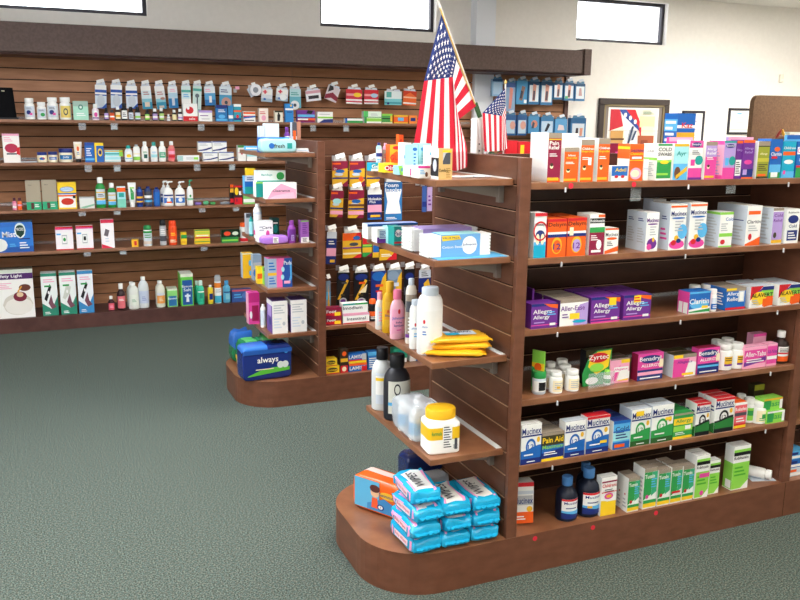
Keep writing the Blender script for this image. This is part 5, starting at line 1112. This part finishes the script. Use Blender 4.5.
WC(2,234.5,242.5,184,202.8,.05,'3a2028','b 0 .35 R;e .3 .7 .25 .2 Y;b .9 1 R;r .6 .5 .95 .7 W;r .2 .15 .4 .3 X;','black, red and yellow box beside the far end shelf',grp=G)
WC(2,243.5,255,194,202.5,.05,'88d070','b .2 .6 W;','pale green box half behind the far end shelf edge',grp=G)
# fourth shelf
G='products on the fourth wall shelf'
WC(3,-30,34.6,224.5,254.5,.14,'2f6cc0','q 0 0 1 0 1 .75 .7 .85 0 .8 2f78cc;q 0 0 1 0 1 .2 0 .1 2458a8;e .8 .72 .09 .26 D8E4E0;q .73 .75 .87 .75 .86 .6 .8 .48 .74 .6 143c30;e .8 .76 .07 .14 143c30;t VICKS .8 .76 .09 .115 W;t Cool_Mist .47 .6 .17 .52 W;e .45 .25 .14 .22 e8eae4;l .78 .93 .1 .35 3 W;r .78 .42 .95 .46 N;l .62 .72 .18 .3 2 C;','large blue humidifier box with white lettering and dark green shield',name='humidifier_box',top='6f8fb0',grp=None)
TT='b .93 1 R;b 0 .04 R;r .25 .18 .75 .75 W;r .35 .25 .65 .65 S;r .38 .3 .62 .6 W;e .5 .45 .08 .08 G;r .05 .65 .3 .72 C;'
WC(3,56.5,74,227.2,250.2,.04,'f4eef0',TT+'b .88 .93 M;','white and red box with blank dial, left of two twins',grp=G,side='E04060')
WC(3,77,94,226.4,249.6,.04,'f4eef0',TT+'r .43 .38 .57 .55 K;b .88 .93 M;','white and red box with black dial, right of two twins',grp=G,side='E04060')
WC(3,102,115,219.2,247.6,.04,'f6f2f2','b .88 1 D83050;q .2 .45 .5 .4 .65 .62 .35 .68 6a6068;q 0 0 .9 0 0 .15 D83050;l .3 .6 .2 .38 2 H;','tall white and red box with grey device picture',grp=G)
WC(3,132.5,139,239.5,246.7,.04,'f0b828','r .4 .2 .8 .8 R;','tiny yellow box with red square',grp=G,rz=radians(-12))
WB(3,144,152.6,225.5,246,'can','e8ece6','2a8a4a','H','l .2 .8 .5 .8 2 G;b .1 .3 D8C8b8;b .85 1 G;','white and green spray can with green cap',name='spray_can',cat='can')
WB(3,160.3,167,220.3,245.5,'can','a8a8a8','K','S','b .2 .5 D;l .2 .8 .6 .9 3 W;','silver spray can with black cap',name='spray_can',cat='can')
WB(3,169.2,177.6,220.5,244.6,'can','f04818','f04818','F05020','l .3 .7 .5 .7 2 Y;l .2 .8 .1 .3 2 Z;','bright orange spray can, tallest orange thing on fourth shelf',name='spray_can',cat='can')
WC(3,181.3,187,231.6,243.8,.04,'Y','b .5 .8 G;b .1 .3 U;','small yellow box beside the orange can',grp=G)
t=WC(3,195,210.5,239.2,243.6,.04,'f0c828','b .4 .6 G;','flat yellow box, lower of two on the fourth wall shelf',grp=G)
C((WY+.012,t[2]+.0005),195,210,229.2,238.8,.04,'f0d850','b .1 .25 R;b .55 .8 C8d848;l .1 .9 .3 .5 1 W;b .9 1 G;','yellow box with green lines, upper of two',grp=G)
t=WC(3,222,238.5,237.2,242.6,.05,'2a8a48','b .3 .6 L;','flat green box under the black one',grp=G)
C((WY+.012,t[2]+.0005),221.8,240,229.6,236.9,.05,'14301c','e .3 .5 .2 .3 E85030;e .75 .5 .18 .25 D8E4D0;','black and green box with red and white ovals',grp=G)
WB(3,240.3,248.5,222.5,241.5,'can','W','O','W','b 0 .25 R;','white can with orange cap behind the far end shelf',name='spray_can',cat='can')
# bottom deck
G='products on the bottom wall deck'
WC(4,-8,36,271,319.4,.10,'f4f2ec','b .8 .92 4a2060;t Safety_Light .45 .86 .07 W;b .93 1 D0d8c8;e .62 .28 .35 .22 d8d2c4;e .64 .24 .33 .17 ece8de;e .68 .44 .16 .1 7a2438;e .68 .48 .08 .05 e8c8a0;e .8 .62 .14 .07 6a3828;q .62 .55 .72 .66 .74 .64 .64 .52 e0a040;l .12 .5 .6 .74 4 I;','large white box picturing a dome shaped light at the far left',name='lamp_box',top='8a8678',grp=None)
TH='q 0 0 1 0 1 .45 .6 .15 0 .3 {c};b .93 1 {c};b 0 .12 {c};q .15 .4 .55 .75 .65 .68 .3 .34 K;e .45 .55 .06 .04 W;q .4 .3 .6 .5 .7 .3 .9 .2 .6 .15 7a4a58;l .15 .85 .78 .88 2 {k};r .2 .68 .6 .72 G;l .15 .5 .03 .1 2 W;'
WC(4,43.2,59,273.5,315.5,.05,'eef2ee',TH.format(c='2f8a70',k='I'),'tall green and white box with black device, left of the trio',grp=G,side='2f7a68',rows=2)
WC(4,61.5,77.6,273.3,315,.05,'eef2ee',TH.format(c='2f8a70',k='I').replace('q .15 .4 .55 .75 .65 .68 .3 .34 K','q .15 .4 .4 .7 .7 .66 .6 .5 .3 .36 D0d4c8'),'tall green and white box with pale device, middle of the trio',grp=G,side='2f7a68',rows=2)
WC(4,79.5,94.8,271.5,313.5,.05,'eef2f4',TH.format(c='3a88c0',k='I'),'tall blue and white box with black device, right of the trio',grp=G,side='3a78b0')
WB(4,108.4,115.2,296.5,311,'syrup','3a1418','W','E06070','l .2 .8 .3 .7 2 I;','small brown bottle with red label',name='antiseptic_bottle')
WB(4,117.5,126.4,284,310.2,'syrup','2a1416','W','E07078','l .2 .8 .6 .8 2 W;','larger brown bottle with red label',name='antiseptic_bottle')
WB(4,129,139.8,283,309.2,'jug','dfe2d8','W','e4eadc','l .3 .7 .3 .6 3 7ab08a;','white alcohol bottle in front of another',name='alcohol_bottle')
Bt(WSH(4,.1),127.5,137.5,281.5,306,'jug','dfe2d8','W','e4eadc','','white alcohol bottle behind the front white one',name='alcohol_bottle')
Bt(WSH(4,.03),138.8,150,275.8,306.5,'jug','d4dadc','W','c4cfe4','l .3 .7 .2 .6 3 8a9ac8;','tallest translucent bottle on the bottom wall deck',name='alcohol_bottle')
WB(4,156.8,166,282,308,'jug','dcdccc','W','H','b 0 .75 f0a050;l .3 .7 .2 .6 3 Z;','translucent bottle with orange label, front one',name='alcohol_bottle')
Bt(WSH(4,.1),156,164,281,305,'jug','dcdccc','W','H','','translucent bottle behind the orange labelled one',name='alcohol_bottle')
WC(4,168,178,289,307,.05,'8fd878','r .1 .05 .9 .6 2a70a8;t Epsom .5 .45 .12 W;b .9 1 e0e8d0;','small lime carton with blue label, front one',grp='lime salt cartons',rows=2,top='e8ecd8')
WC(4,181.5,194,274,306,.07,'6fd050','r .12 .03 .92 .8 2458a0;t Epsom .52 .6 .08 W;t Salt .52 .5 .08 W;q .4 .12 .65 .12 .6 .38 .45 .38 e8eef0;r .3 .28 .75 .34 e8eef0;b .9 1 e8ecd8;','tall lime carton with dark blue label, front one',grp='lime salt cartons',rows=2,top='f0f2e4',name='salt_carton')
WB(4,197.8,205,281.7,305.2,'squeeze','3ac8a0','e0f4ec','2fb890','r .3 .3 .7 .7 2a8a78;b .8 .9 W;','teal green bottle with white cap, front one',name='lotion_bottle')
Bt(WSH(4,.09),194.5,200,280.5,302,'squeeze','3ac8a0','e0f4ec','2fb890','','teal green bottle behind the front teal one',name='lotion_bottle')
WB(4,208.3,213.6,286,304.6,'slim','e8d840','W','Y','r .3 .2 .8 .7 N;','small yellow bottle with white cap',name='lotion_bottle')
WB(4,215.2,221.8,275.8,303.6,'can','e8eef0','S','W','b .75 1 f08830;b 0 .35 48b8d8;l .2 .8 .5 .7 2 S;','tall white and orange sunscreen can',name='spray_can',cat='can')
WB(4,223.4,231,281.3,303,'squeeze','5aa8c8','4a98c8','5ab0d0','r .3 .1 .8 .6 88c8d8;b .7 .8 N;','sky blue bottle with blue cap',name='lotion_bottle')
WC(4,232.2,252,290,302.4,.06,'3a5898','b .85 1 c05868;l .1 .5 .3 .7 2 C;e .7 .5 .2 .25 5a78b8;','blue pack with red top edge beside the far end shelf',grp=G,name='tissue_pack')
# ---------------------------------------------------------------- hanging row above the top shelf
gh='packs hanging above the top wall shelf'
def WH(x0,x1,yt,yb,base,fa,label,**k):
    k.setdefault('Yf',YS-.11); k.setdefault('header','H')
    return hang(k.pop('Yf'),x0,x1,yt,yb,.008,base,fa,label,grp=gh,Yp=YS,hgrp='hooks on the wall display',**k)
MK='b .55 .8 2a5ab0;b .8 1 W;b .6 .68 W;q 0 0 1 0 1 .25 .6 .05 2a5ab0;e .5 .33 .34 .26 ccd4dc;'
WH(94.7,106.5,85,108.5,'d8e4ee',MK,'white and blue mask pack, first of three',rz=.03,ry=.04)
WH(110.3,122,85,108.3,'d8e4ee',MK,'white and blue mask pack, second of three',ry=.03)
WH(125.3,137,86,108.6,'d8e4ee',MK,'white and blue mask pack, third of three')
TB='b 0 .3 3a98b8;b .3 .45 8ac8d4;b .8 1 W;l .2 .8 .6 .78 2 c08080;'
WH(140.3,150.5,86,109,'d8e8ea',TB+'r .25 .1 .75 .3 d8c8b0;','pale pack with tan pad, left of two',ry=-.06)
WH(154,164,86,109,'e4e8e6',TB+'r .25 .05 .75 .15 d8c8b0;e .7 .45 .25 .06 c08878;','pale pack with tan pad, right of two',ry=-.09)
WH(167.4,177,86.5,108,'b8d8e8','b 0 .45 2f80b8;b .7 1 e8ecec;r .35 .12 .65 .5 H;l .2 .8 .75 .9 2 I;','blue pack with a small white dropper',ry=-.04)
WH(181,190.6,86,111.5,'d8ecea','b .75 .85 5ab8a8;b .3 .5 W;l .2 .8 .55 .7 2 C;r .1 .05 .9 .25 W;','white and mint pack above the red star box')
WH(193,201.8,86,111.5,'d0e8e0','b .8 .9 5ab8a8;r .45 .1 .6 .6 4a5a60;e .5 .62 .25 .08 6a7a80;b 0 .08 T;','mint pack with a grey metal tool',ry=.06)
WH(203.8,214.8,86.5,105.3,'5aa8d8','b 0 .3 2a78b8;b .65 1 e4eaee;r .4 .15 .65 .5 W;l .1 .6 .7 .9 2 I;','sky blue pack with white applicator',ry=-.04)
WH(219.3,231.8,87,106.8,'4aa0c8','b .6 1 d8e4ea;e .55 .22 .4 .26 c89888;e .55 .22 .14 .09 3a4a58;l .1 .7 .7 .9 2 N;','blue pack holding a brown ring of tape',ry=.03)
hook(solveX(237.5,YS-.08,1.6),YS,on(237.5,90,1,YS-.08).z,.08,tagc='I',group=None,label='empty wire peg hook with pinkish plate right of ring tape',tw=.03,tilt=0)
e=empty('tape_roll_pack',tuple(on(253.5,90,1,YS-.12)),0,'white tape roll on a tilted white card','tape',gh); c=MB(); c.lathe([(.021,0),(.043,0),(.043,.018),(.021,.018),(.021,0)],'f0f0f2',cap=False,seg=24); o=c.obj('tape_roll',e); o.rotation_euler=(radians(90),0,0); o.location=(.012,-.004,0)
o=MB().box(-.042,.018,0,.002,-.04,.028,'H').obj('card',e,(0,.003,0)); o.rotation_euler=(0,radians(-28),0)
c=MB(); c.lathe([(.0,.0),(.0205,.0),(.0205,.012),(0,.012)],'8a9098',cap=False,seg=24); o=c.obj('core',e); o.rotation_euler=(radians(90),0,0); o.location=(.012,-.004,0)
hook(e.location.x,YS,e.location.z+.028,.12,tagc='W',group='hooks on the wall display',label='wire peg hook carrying the white tape roll',tw=.03)
RC='r .05 .55 .95 .95 W;r .25 .6 .4 .9 E04058;r .15 .7 .5 .8 E04058;b 0 .25 a8c0d0;e .3 .2 .12 .08 B;'
WH(261.5,272.8,88.8,101.8,'dce2e8',RC,'pale pack with red cross, left of two',ry=.06)
WH(276.5,288.7,88.8,101,'dce2e8',RC+'e .6 .3 .3 .25 f0f4f4;','pale pack with red cross, right of two',ry=.1)
WH(289.5,301,89,108,'6ab8c8','b .6 1 b8dce0;e .45 .15 .4 .24 e4e8e8;e .45 .15 .14 .09 3a4a58;l .1 .8 .65 .85 2 T;','aqua pack holding a white tape ring')
WH(305,320.3,90,101,'e8e8ec','r .15 .2 .85 .5 2a2430;b .7 .95 d8a0b0;','white pack with black lettered block, tilted',ry=-.13)
WH(328.3,341,87,101.5,'d4c8cc','q 0 .3 .5 .6 1 .4 1 .1 .5 .2 0 0 8a1c38;q .1 .5 .5 .8 .4 1 .1 1 K;','twisted black, white and maroon pack',ry=.35)
RD='b .2 .32 W;b .55 .7 e8a0a0;b .75 .95 R;e .7 .62 .25 .15 Y;b 0 .1 W;'
WH(346,362.5,89.3,103.8,'d03048',RD,'red pack with yellow patch',ry=.02)
WH(364,378.6,89.8,104,'c82c40',RD.replace('e .7 .62 .25 .15 Y','e .7 .6 .25 .15 a8c8e0'),'red pack with pale blue patch')
WH(384.5,402,91.3,105,'7accd4','b .45 1 e4f0f0;r .1 .55 .4 .95 5ab0a8;b .1 .2 3a98a8;e .2 .12 .08 .08 N;','teal and white pack, right of the red pair')
WH(403.6,417,91,105.5,'e86828','b .1 .2 W;b .5 .6 f0c0a0;q 0 .6 .5 .9 1 .6 1 1 0 1 c83818;','orange pack beside the large flag',ry=.05)
# ---------------------------------------------------------------- right hand slat panel: brace packs
gb='blue brace packs on the right wall display'
def BR(x0,x1,yt,yb,fa,label,row,t=.03,base='3a78a8',**k):
    return hang(YS-.14,x0,x1,yt,yb,t,base,fa,label,cat='brace pack',grp=gb,Yp=YS,name='brace_pack',header='4a7a9a',tagc='H',hlab='wire peg hook on the right panel, %s'%row,hgrp='hooks on the right panel',**k)
LEG='q .35 .15 .6 .15 .7 .85 .4 .9 d89a88;q .38 .2 .6 .2 .6 .6 .42 .6 5a4a58;'
BX='b .86 1 1c4a70;r .08 .12 .92 .84 e4ecf0;'
BR(492.5,503,79,96,'b .85 1 1f4a78;r .1 .1 .9 .8 a8c4dc;','pale blue pack behind the small flag top, top row first','top row, first',base='8ab4d4')
BR(506.5,515.8,83,111.5,'b 0 1 8aa8c8;q .3 .1 .6 .1 .75 .8 .4 .85 d88878;b .85 1 3a5a98;','tall lilac blue pack with leg picture','top row, second',base='8aa8c8')
BR(516.8,528,81,104.3,'b 0 1 4a98c8;q .25 .2 .55 .15 .8 .75 .5 .8 8a6858;q .3 .25 .5 .25 .6 .55 .4 .6 3a3a48;r .7 .05 .95 .2 W;','sky blue pack with brown leg picture','top row, third',base='4a98c8')
BR(529,540,81.5,104.5,BX+LEG,'dark blue pack with white panel, top row fourth','top row, fourth')
BR(541,553.4,82,105,BX+LEG,'dark blue pack with white panel, top row fifth, largest','top row, fifth')
BR(554,563.4,82.5,99.5,BX+LEG,'dark blue pack with white panel, top row sixth, shorter','top row, sixth')
BR(564.5,574.6,83,100.5,BX+LEG+'r .1 .1 .4 .25 5ab880;','dark blue pack with green spot, top row seventh','top row, seventh')
BR(575.6,585.6,83.8,101,BX+'q .35 .3 .7 .3 .6 .75 .4 .75 c8a0a0;','dark blue pack with white panel, top row last','top row, last')
BR(505,516.5,115,135.5,'r .1 .1 .9 .75 b0cce0;e .7 .5 .25 .2 d8a090;','blue pack with elbow picture, lower row first','lower row, first',base='2a5a90')
BR(517.6,527.4,115,135.5,'r .1 .1 .9 .75 b8d0e0;e .6 .5 .3 .2 d8a090;','blue pack with elbow picture, lower row second','lower row, second',base='2a5a90')
BR(528.5,539.6,116.3,133.5,'b 0 1 4a90c0;e .55 .55 .3 .22 d08870;q .3 .3 .5 .3 .6 .6 .4 .7 3a4a60;','sky blue pack with wrist picture, lower row third','lower row, third',base='4a90c0')
BR(541,554,117,134,'r .05 .1 .95 .75 b8d0e4;q .3 .15 .5 .15 .75 .55 .55 .65 2a3040;','pale blue pack with dark ankle picture, lower row fourth','lower row, fourth')
BR(555.3,567.5,119,135,'b 0 1 5a9ccc;q .2 .3 .8 .3 .7 .6 .3 .65 d8c8c8;','sky blue pack with pale picture, lower row fifth','lower row, fifth',base='5a9ccc')
BR(571,586.5,118,138,'b .75 1 1f5a88;r .1 .08 .9 .72 c0ccd4;q .3 .1 .5 .1 .5 .5 .35 .5 3a3038;q .6 .1 .75 .1 .8 .5 .6 .5 c88870;','blue and grey pack with dark shape, lower row last','lower row, last',t=.05)
# ================================================================ flags
def star_pts(cx,cy,r,ax=1.):
    P=[]
    for k in range(10):
        a=pi/2+k*pi/5; rr=r if k%2==0 else r*.42
        P.append((cx+rr*cos(a)*ax,cy+rr*sin(a)))
    return P
def flag(name,label,cat,P,nu,nv,base,starscale=.030,th=.0006):
    """P(u,v): u down the hoist 0..1, v along the fly 0..1"""
    FR=pm('c8283c',.75,.15,'flag_red'); FW=pm('f0ecec',.75,.15,'flag_white'); FB=pm('2c3a70',.75,.15,'flag_blue')
    mb=MB(); V=[P(u/nu,v/nv) for u in range(nu+1) for v in range(nv+1)]
    F={FR:[],FW:[],FB:[]}
    for i in range(nu):
        for j in range(nv):
            u=(i+.5)/nu; v=(j+.5)/nv; s=int(u*13)
            m=FB if (s<7 and v<.4) else (FR if s%2==0 else FW)
            a=i*(nv+1)+j; F[m].append((a,a+1,a+nv+2,a+nv+1))
    mb.v+=V
    for m,fs in F.items():
        k=mb.mi(m)
        for f in fs: mb.f.append(f); mb.m.append(k); mb.sm.append(True)
    # stars on both faces
    for r in range(9):
        for c in range(6 if r%2==0 else 5):
            v0=.4*((c*2+1+(r%2))/12); u0=(7/13)*((r+1)/10)
            pts=star_pts(u0,v0,starscale,1.0)
            for s in (1,-1):
                Q=[]
                c0=P(u0,v0); du=P(u0+.01,v0)-P(u0-.01,v0); dv=P(u0,v0+.01)-P(u0,v0-.01); n=du.cross(dv).normalized()
                if n.dot(CAMV-(base+c0))<0: n=-n
                if s<0: n=-n
                for (uu,vv) in pts: Q.append(P(min(1,max(0,uu)),max(0,vv))+n*.0014)
                mb.add([c0+n*.0016]+Q,[(0,k+1,(k+1)%10+1) for k in range(10)],FW)
    return mb
YFL=.42
def lp(a,b,t): return a+(b-a)*t
def L2(a,b,t): return (lp(a[0],b[0],t),lp(a[1],b[1],t))
def toW(p,dy=0.): return on(p[0],p[1],1,YFL+dy)
poleA=on(480.5,120,1,YFL); poleTop=on(434.5,-8,1,YFL-.01)
FB0=Vector((poleA.x,YFL,A1[0]+.02))
def Pbig(u,v):
    if u<.54:
        t=u/.54
        h=L2((441.5,14),(456.5,60),t)
        c=L2((424,81),(453,77),t)     # lower edge of the canton
        e=L2((410.5,165),(457,171),t)
        if v<.4: s=v/.4; q=L2(h,c,s**.85)
        else: q=L2(c,e,(v-.4)/.6)
        dy=-.012*sin(t*pi*3+v*2)*min(1,v*3)-.01
        if u>.44 and v<.45: dy-=.01
    else:
        t=(u-.54)/.46
        h=L2((456.5,60),(476,106),t)
        m_=L2((453.5,78),(457,121),t)
        e=L2((457,171),(467,167),t)
        if v<.28: q=L2(h,m_,v/.28)
        else: s=(v-.28)/.72; b=L2(m_,e,s); q=(b[0]+4*sin(pi*s)*t,b[1])
        dy=-.008+.018*sin(min(1,v*4)*pi*.5)*t
    w=toW(q,dy); xm=-.03+dy*.3+max(0,(w.z-1.35)*1.1)
    if w.x>xm: w=on(q[0],q[1],0,xm)
    return w-FB0
e=empty('hand_flag',FB0,0,'large stars and stripes hand flag on a leaning pole, hanging over the top end shelf','flag','american flags on the near gondola')
mb=flag('cloth','',None,Pbig,52,60,FB0,.026); mb.obj('cloth',e)
GOLD=pm('c8a050',.35,.5,'gilt'); POLE=pm('d2cec8',.45,.4,'pole_wood')
mb=MB(); mb.tube([Vector((.012,0,.003)),poleA-FB0,poleTop-FB0],.0048,POLE,8); mb.obj('pole',e)
mb=MB(); d=(poleA-poleTop).normalized(); k0=on(437,1,1,YFL-.01)-FB0
mb.lathe([(0,.03),(.004,.02),(.008,.008),(.006,0),(.0065,-.012)],GOLD,seg=10); o=mb.obj('gold_tip',e,tuple(on(434.5,-9,1,YFL-.01)-FB0)); o.rotation_euler=(0,-.33,0)
mb=MB(); q=on(480,117,1,YFL)-FB0; q2=on(475,103,1,YFL)-FB0; mb.tube([q,q2],.0085,pm('3a5a38',.6,.2,'green_tape'),8); mb.obj('tape_wrap',e)
mb=MB(); mb.tube([on(475,104,1,YFL-.012)-FB0,on(462,70,1,YFL-.012)-FB0,on(447,28,1,YFL-.012)-FB0,on(440,8,1,YFL-.012)-FB0],.0022,GOLD,6); mb.obj('gold_cord',e)
# small flag
YS2=.40
s0=on(503.5,151,1,YS2); s1=on(505.5,84,1,YS2); FS=Vector((s0.x,YS2,A1[0]+.02))
def Psm(u,v):
    t=u
    if v<.4:
        s=v/.4; top=L2((505,87),(484,110),s); bot=L2((506,121),(483,116.5),s) ; 
        q=L2((505,86),(505.5,120),u)
    # hoist along the pole, fly draped down to the left
    h=L2((505.2,88),(506,120),u)
    c=L2((484,112),(503,116.5),u) if 0 else L2((482.5,113),(502,116),min(1,u/.54)) if u<.54 else L2((502,116),(505.5,121),(u-.54)/.46)
    e_=L2((484.5,151.5),(502,151),u/.54) if u<.54 else L2((502,151),(508,148),(u-.54)/.46)
    if v<.4: q=L2(h,c,v/.4)
    else: q=L2(c,e_,(v-.4)/.6)
    return on(q[0],q[1],1,YS2-.012-.007*sin(u*9)*min(1,v*2)+(.012*(u-.54) if u>.54 else 0))-FS
e=empty('hand_flag',FS,0,'small stars and stripes flag on a short upright pole, right of the large flag','flag','american flags on the near gondola')
flag('cloth','',None,Psm,39,40,FS,.022).obj('cloth',e)
MB().tube([Vector((0,0,.003)),s1-FS],.0028,POLE,8).obj('pole',e)
mb=MB(); mb.lathe([(0,.016),(.004,.009),(.005,.003),(.003,0)],GOLD,seg=10); mb.obj('gold_tip',e,tuple(s1-FS))
# white card box that holds the flags, with green leaves at its foot
bx=on(480.5,152,1,.455); 
x0=solveX(476.5,.44,1.36); x1=solveX(484.5,.44,1.36); zt=on(480,118,1,.44).z
e=empty('flag_holder',((x0+x1)/2,.455,A1[0]+.0203),0,'white card flag holder with green leaves at its foot, between the two flags','holder')
mb=MB(); w=x1-x0; h=zt-A1[0]-.0203; mb.cbox(-w/2,w/2,-.012,.03,0,h,'f4f2ee',.001); art(mb,'r .3 .52 .6 .55 D;r .3 .4 .65 .43 D;',w,h,lambda x,z,o:(x,-.0122-o,z)); mb.obj('card_box',e)
mb=MB(); LG=pm('3a7a48',.6,.3,'leaf_green')
for k in range(26):
    a=random.uniform(0,2*pi); r=random.uniform(.012,.05); zc=random.uniform(.055,.088); L=random.uniform(.012,.022)
    c=Vector((w*.8+.02+cos(a)*r*.9,-.02+sin(a)*r*.35-.0,zc)); d=Vector((cos(a),sin(a)*.5,random.uniform(-.3,.6))).normalized(); s_=d.cross(Vector((0,0,1))).normalized()
    mb.add([c-d*L,c+s_*L*.4,c+d*L,c-s_*L*.4],[(0,1,2,3)],LG)
    mb.tube([c-d*L,Vector((w*.5,-.013,.03))],.0007,LG,4)
mb.obj('foliage',e)
# ================================================================ right hand wall: framed pictures, panel, ornaments
YWL=YB
def wallpt(x,y,Y=YWL): return on(x,y,1,Y)
a=wallpt(598.5,97.5); b=wallpt(668,103)
W2=b.x-a.x; H2=.62; zt=(a.z+b.z)/2+.012
e=empty('picture_frame',((a.x+b.x)/2,YWL-.001,zt-H2),0,'large dark wooden picture frame with a red, white and blue print','picture')
DK=pm('3a302c',.4,.4,'frame_wood'); GLD=pm('8a7a58',.4,.4,'frame_gilt'); MATB=pm('8a8078',.8,.1,'mat_board')
mb=MB(); fw=.055
for (x0,x1,z0,z1) in ((-W2/2,W2/2,0,fw),(-W2/2,W2/2,H2-fw,H2),(-W2/2,-W2/2+fw,fw,H2-fw),(W2/2-fw,W2/2,fw,H2-fw)): mb.cbox(x0,x1,-.03,0,z0,z1,DK,.004)
for (x0,x1,z0,z1) in ((-W2/2+fw,W2/2-fw,fw,fw+.015),(-W2/2+fw,W2/2-fw,H2-fw-.015,H2-fw),(-W2/2+fw,-W2/2+fw+.015,fw,H2-fw),(W2/2-fw-.015,W2/2-fw,fw,H2-fw)): mb.box(x0,x1,-.026,-.002,z0,z1,GLD)
mb.obj('moulding',e)
mb=MB(); mb.box(-W2/2+fw,W2/2-fw,-.010,-.004,fw,H2-fw,MATB); mb.obj('mat_board',e)
mb=MB(); pw,ph=W2-.22,H2-.2
mb.box(-pw/2,pw/2,-.012,-.0105,.12,.12+ph,'W')
art(mb,'r .04 .04 .96 .96 f4ead4;q .04 .6 .2 .96 .04 .96 R;q .04 .5 .3 .6 .22 .96 .04 .96 c82838;q .22 .96 .35 .96 .56 .7 .62 .04 .4 .04 .3 .6 e8ecf0;q .2 .96 .34 .96 .6 .78 .62 .5 .52 .6 .28 .84 2c4a98;q .34 .96 .52 .96 .66 .6 .66 .3 .6 .6 R;r .62 .58 .92 .82 f4dca8;r .68 .42 .9 .6 f8ecc8;r .6 .04 .92 .4 a85838;r .66 .18 .8 .3 8a4028;r .05 .04 .3 .5 c89858;b .5 .505 D;r .05 .3 .32 .34 5a3828;r .05 .18 .32 .22 5a3828;e .32 .84 .03 .05 W;e .42 .78 .03 .05 W;e .52 .7 .03 .05 W;q .38 .2 .42 .2 .5 .6 .46 .6 3a4a68;q .46 .3 .5 .3 .56 .5 .52 .5 3a4a68;l .66 .88 .86 .95 3 8aa890;',pw,ph,lambda x,z,o:(x,-.0125-o*3,.12+z)); mb.obj('print',e)
def cert(x0,x1,yt,yb,lab,bot=None):
    a=wallpt(x0,yt); b=wallpt(x1,yb); w=b.x-a.x; h=a.z-b.z
    e=empty('certificate_frame',((a.x+b.x)/2,YWL-.001,b.z),0,lab,'certificate')
    mb=MB(); f=.022
    for (p,q,r_,s_) in ((-w/2,w/2,0,f),(-w/2,w/2,h-f,h),(-w/2,-w/2+f,f,h-f),(w/2-f,w/2,f,h-f)): mb.cbox(p,q,-.018,0,r_,s_,pm('2c2830',.35,.4,'black_frame'),.002)
    mb.obj('moulding',e)
    mb=MB(); mb.box(-w/2+f,w/2-f,-.008,-.004,f,h-f,'f2f4f0'); art(mb,'l .25 .75 .25 .8 7 S;r .3 .82 .5 .88 C;b .1 .12 L;',w-2*f,h-2*f,lambda x,z,o:(x,-.0083-o,f+z)); mb.obj('certificate',e)
cert(682,701,110.5,150,'narrow black framed certificate left of the other framed certificate')
cert(728.5,752,108,134.5,'black framed certificate beside the tall rounded brown panel')
p=on(780,79,1,YWL); e=empty('wall_sensor',(p.x,YWL,p.z),0,'small cream sensor box high on the right wall','sensor')
MB().cbox(-.022,.022,-.03,-.0005,-.035,.045,'e8e4d4',.006).obj('housing',e); MB().cbox(-.012,.012,-.034,-.0305,-.02,.0,'f4f0e4',.001).obj('lens',e)
# rounded brown partition and the low counter before it
PY=2.55; a=on(755,95,1,PY); Zt=a.z; xL=a.x; r=.055
pts=[(xL,0),(xL,Zt-r)]+[(xL+r-r*cos(k/8*pi/2),Zt-r+r*sin(k/8*pi/2)) for k in range(1,9)]+[(xL+1.6,Zt),(xL+1.6,0)]
e=empty('service_counter',(0,0,0),0,'tall brown partition with a rounded corner rising behind the right end of shelves','counter')
mb=MB(); n=len(pts); V=[(x,PY,z) for x,z in pts]+[(x,PY+.04,z) for x,z in pts]
PB=noisemat('partition_laminate','664c38','745a42',90,rough=.6,spec=.2)
mb.add(V,[tuple(range(n))[::-1],tuple(range(n,2*n))]+[(i,i+n,(i+1)%n+n,(i+1)%n)[::-1] for i in range(n)],PB); mb.obj('partition',e)
CZ=on(780,141,1,PY-.2).z-.01
MB().cbox(xL+.02,xL+1.6,PY-.42,PY-.001,0,CZ,WOOD,.004).obj('counter_body',e)
o=on(785,140,1,PY-.3)
e=empty('carved_ornament',(on(784,138,1,PY-.25).x-.03,PY-.25,CZ+.0005),0,'carved gold and red rooster like ornament on the counter','ornament')
B_=pm('6a4a30',.4,.4); G_=pm('c8982c',.35,.5); R_=pm('8a2c28',.4,.4)
mb=MB(); mb.tube([(-.055,0,.012),(-.03,0,.03),(0,0,.036),(.03,0,.03)],.013,B_,10,.018); mb.obj('body',e)
mb=MB(); mb.tube([(-.04,0,.03),(-.02,0,.065),(.0,0,.088)],.011,R_,10,.007); mb.obj('neck',e)
mb=MB(); mb.tube([(.0,-.006,.088),(.015,-.008,.055),(.024,-.006,.03)],.008,G_,8,.012); mb.obj('wing',e)
mb=MB(); mb.tube([(.02,0,.02),(.045,0,.035),(.06,0,.02)],.012,pm('b87828'),8,.008); mb.obj('tail',e)
for (dx,w,h,c,lab) in ((.16,.11,.072,'d4dcd0','pale printed carton on the counter right of the ornament'),):
    k=link(carton_mesh(w,.05,h,c,'r .1 .4 .4 .8 S;r .45 .4 .9 .85 H;'),'display_carton',None,(e.location.x+dx,PY-.2,CZ+.0005)); tag(k,lab,'box')
k=link(carton_mesh(.07,.04,.035,'W',''),'display_carton',None,(e.location.x+.09,PY-.33,CZ+.0005)); tag(k,'small white carton before the printed carton on the counter','box')
k=link(carton_mesh(.05,.04,.03,'K',''),'display_carton',None,(e.location.x+.17,PY-.33,CZ+.0005)); tag(k,'small black carton at the right picture edge on the counter','box')
# ================================================================ daylight and exposure
w=bpy.data.worlds.new('daylight'); SC.world=w; w.use_nodes=True
bg=w.node_tree.nodes['Background']; bg.inputs[0].default_value=(.95,.97,1,1); bg.inputs[1].default_value=3.0
SC.view_settings.view_transform='Standard'; SC.view_settings.look='None'; SC.view_settings.gamma=1; SC.view_settings.use_curve_mapping=False
SC.view_settings.exposure=0.62
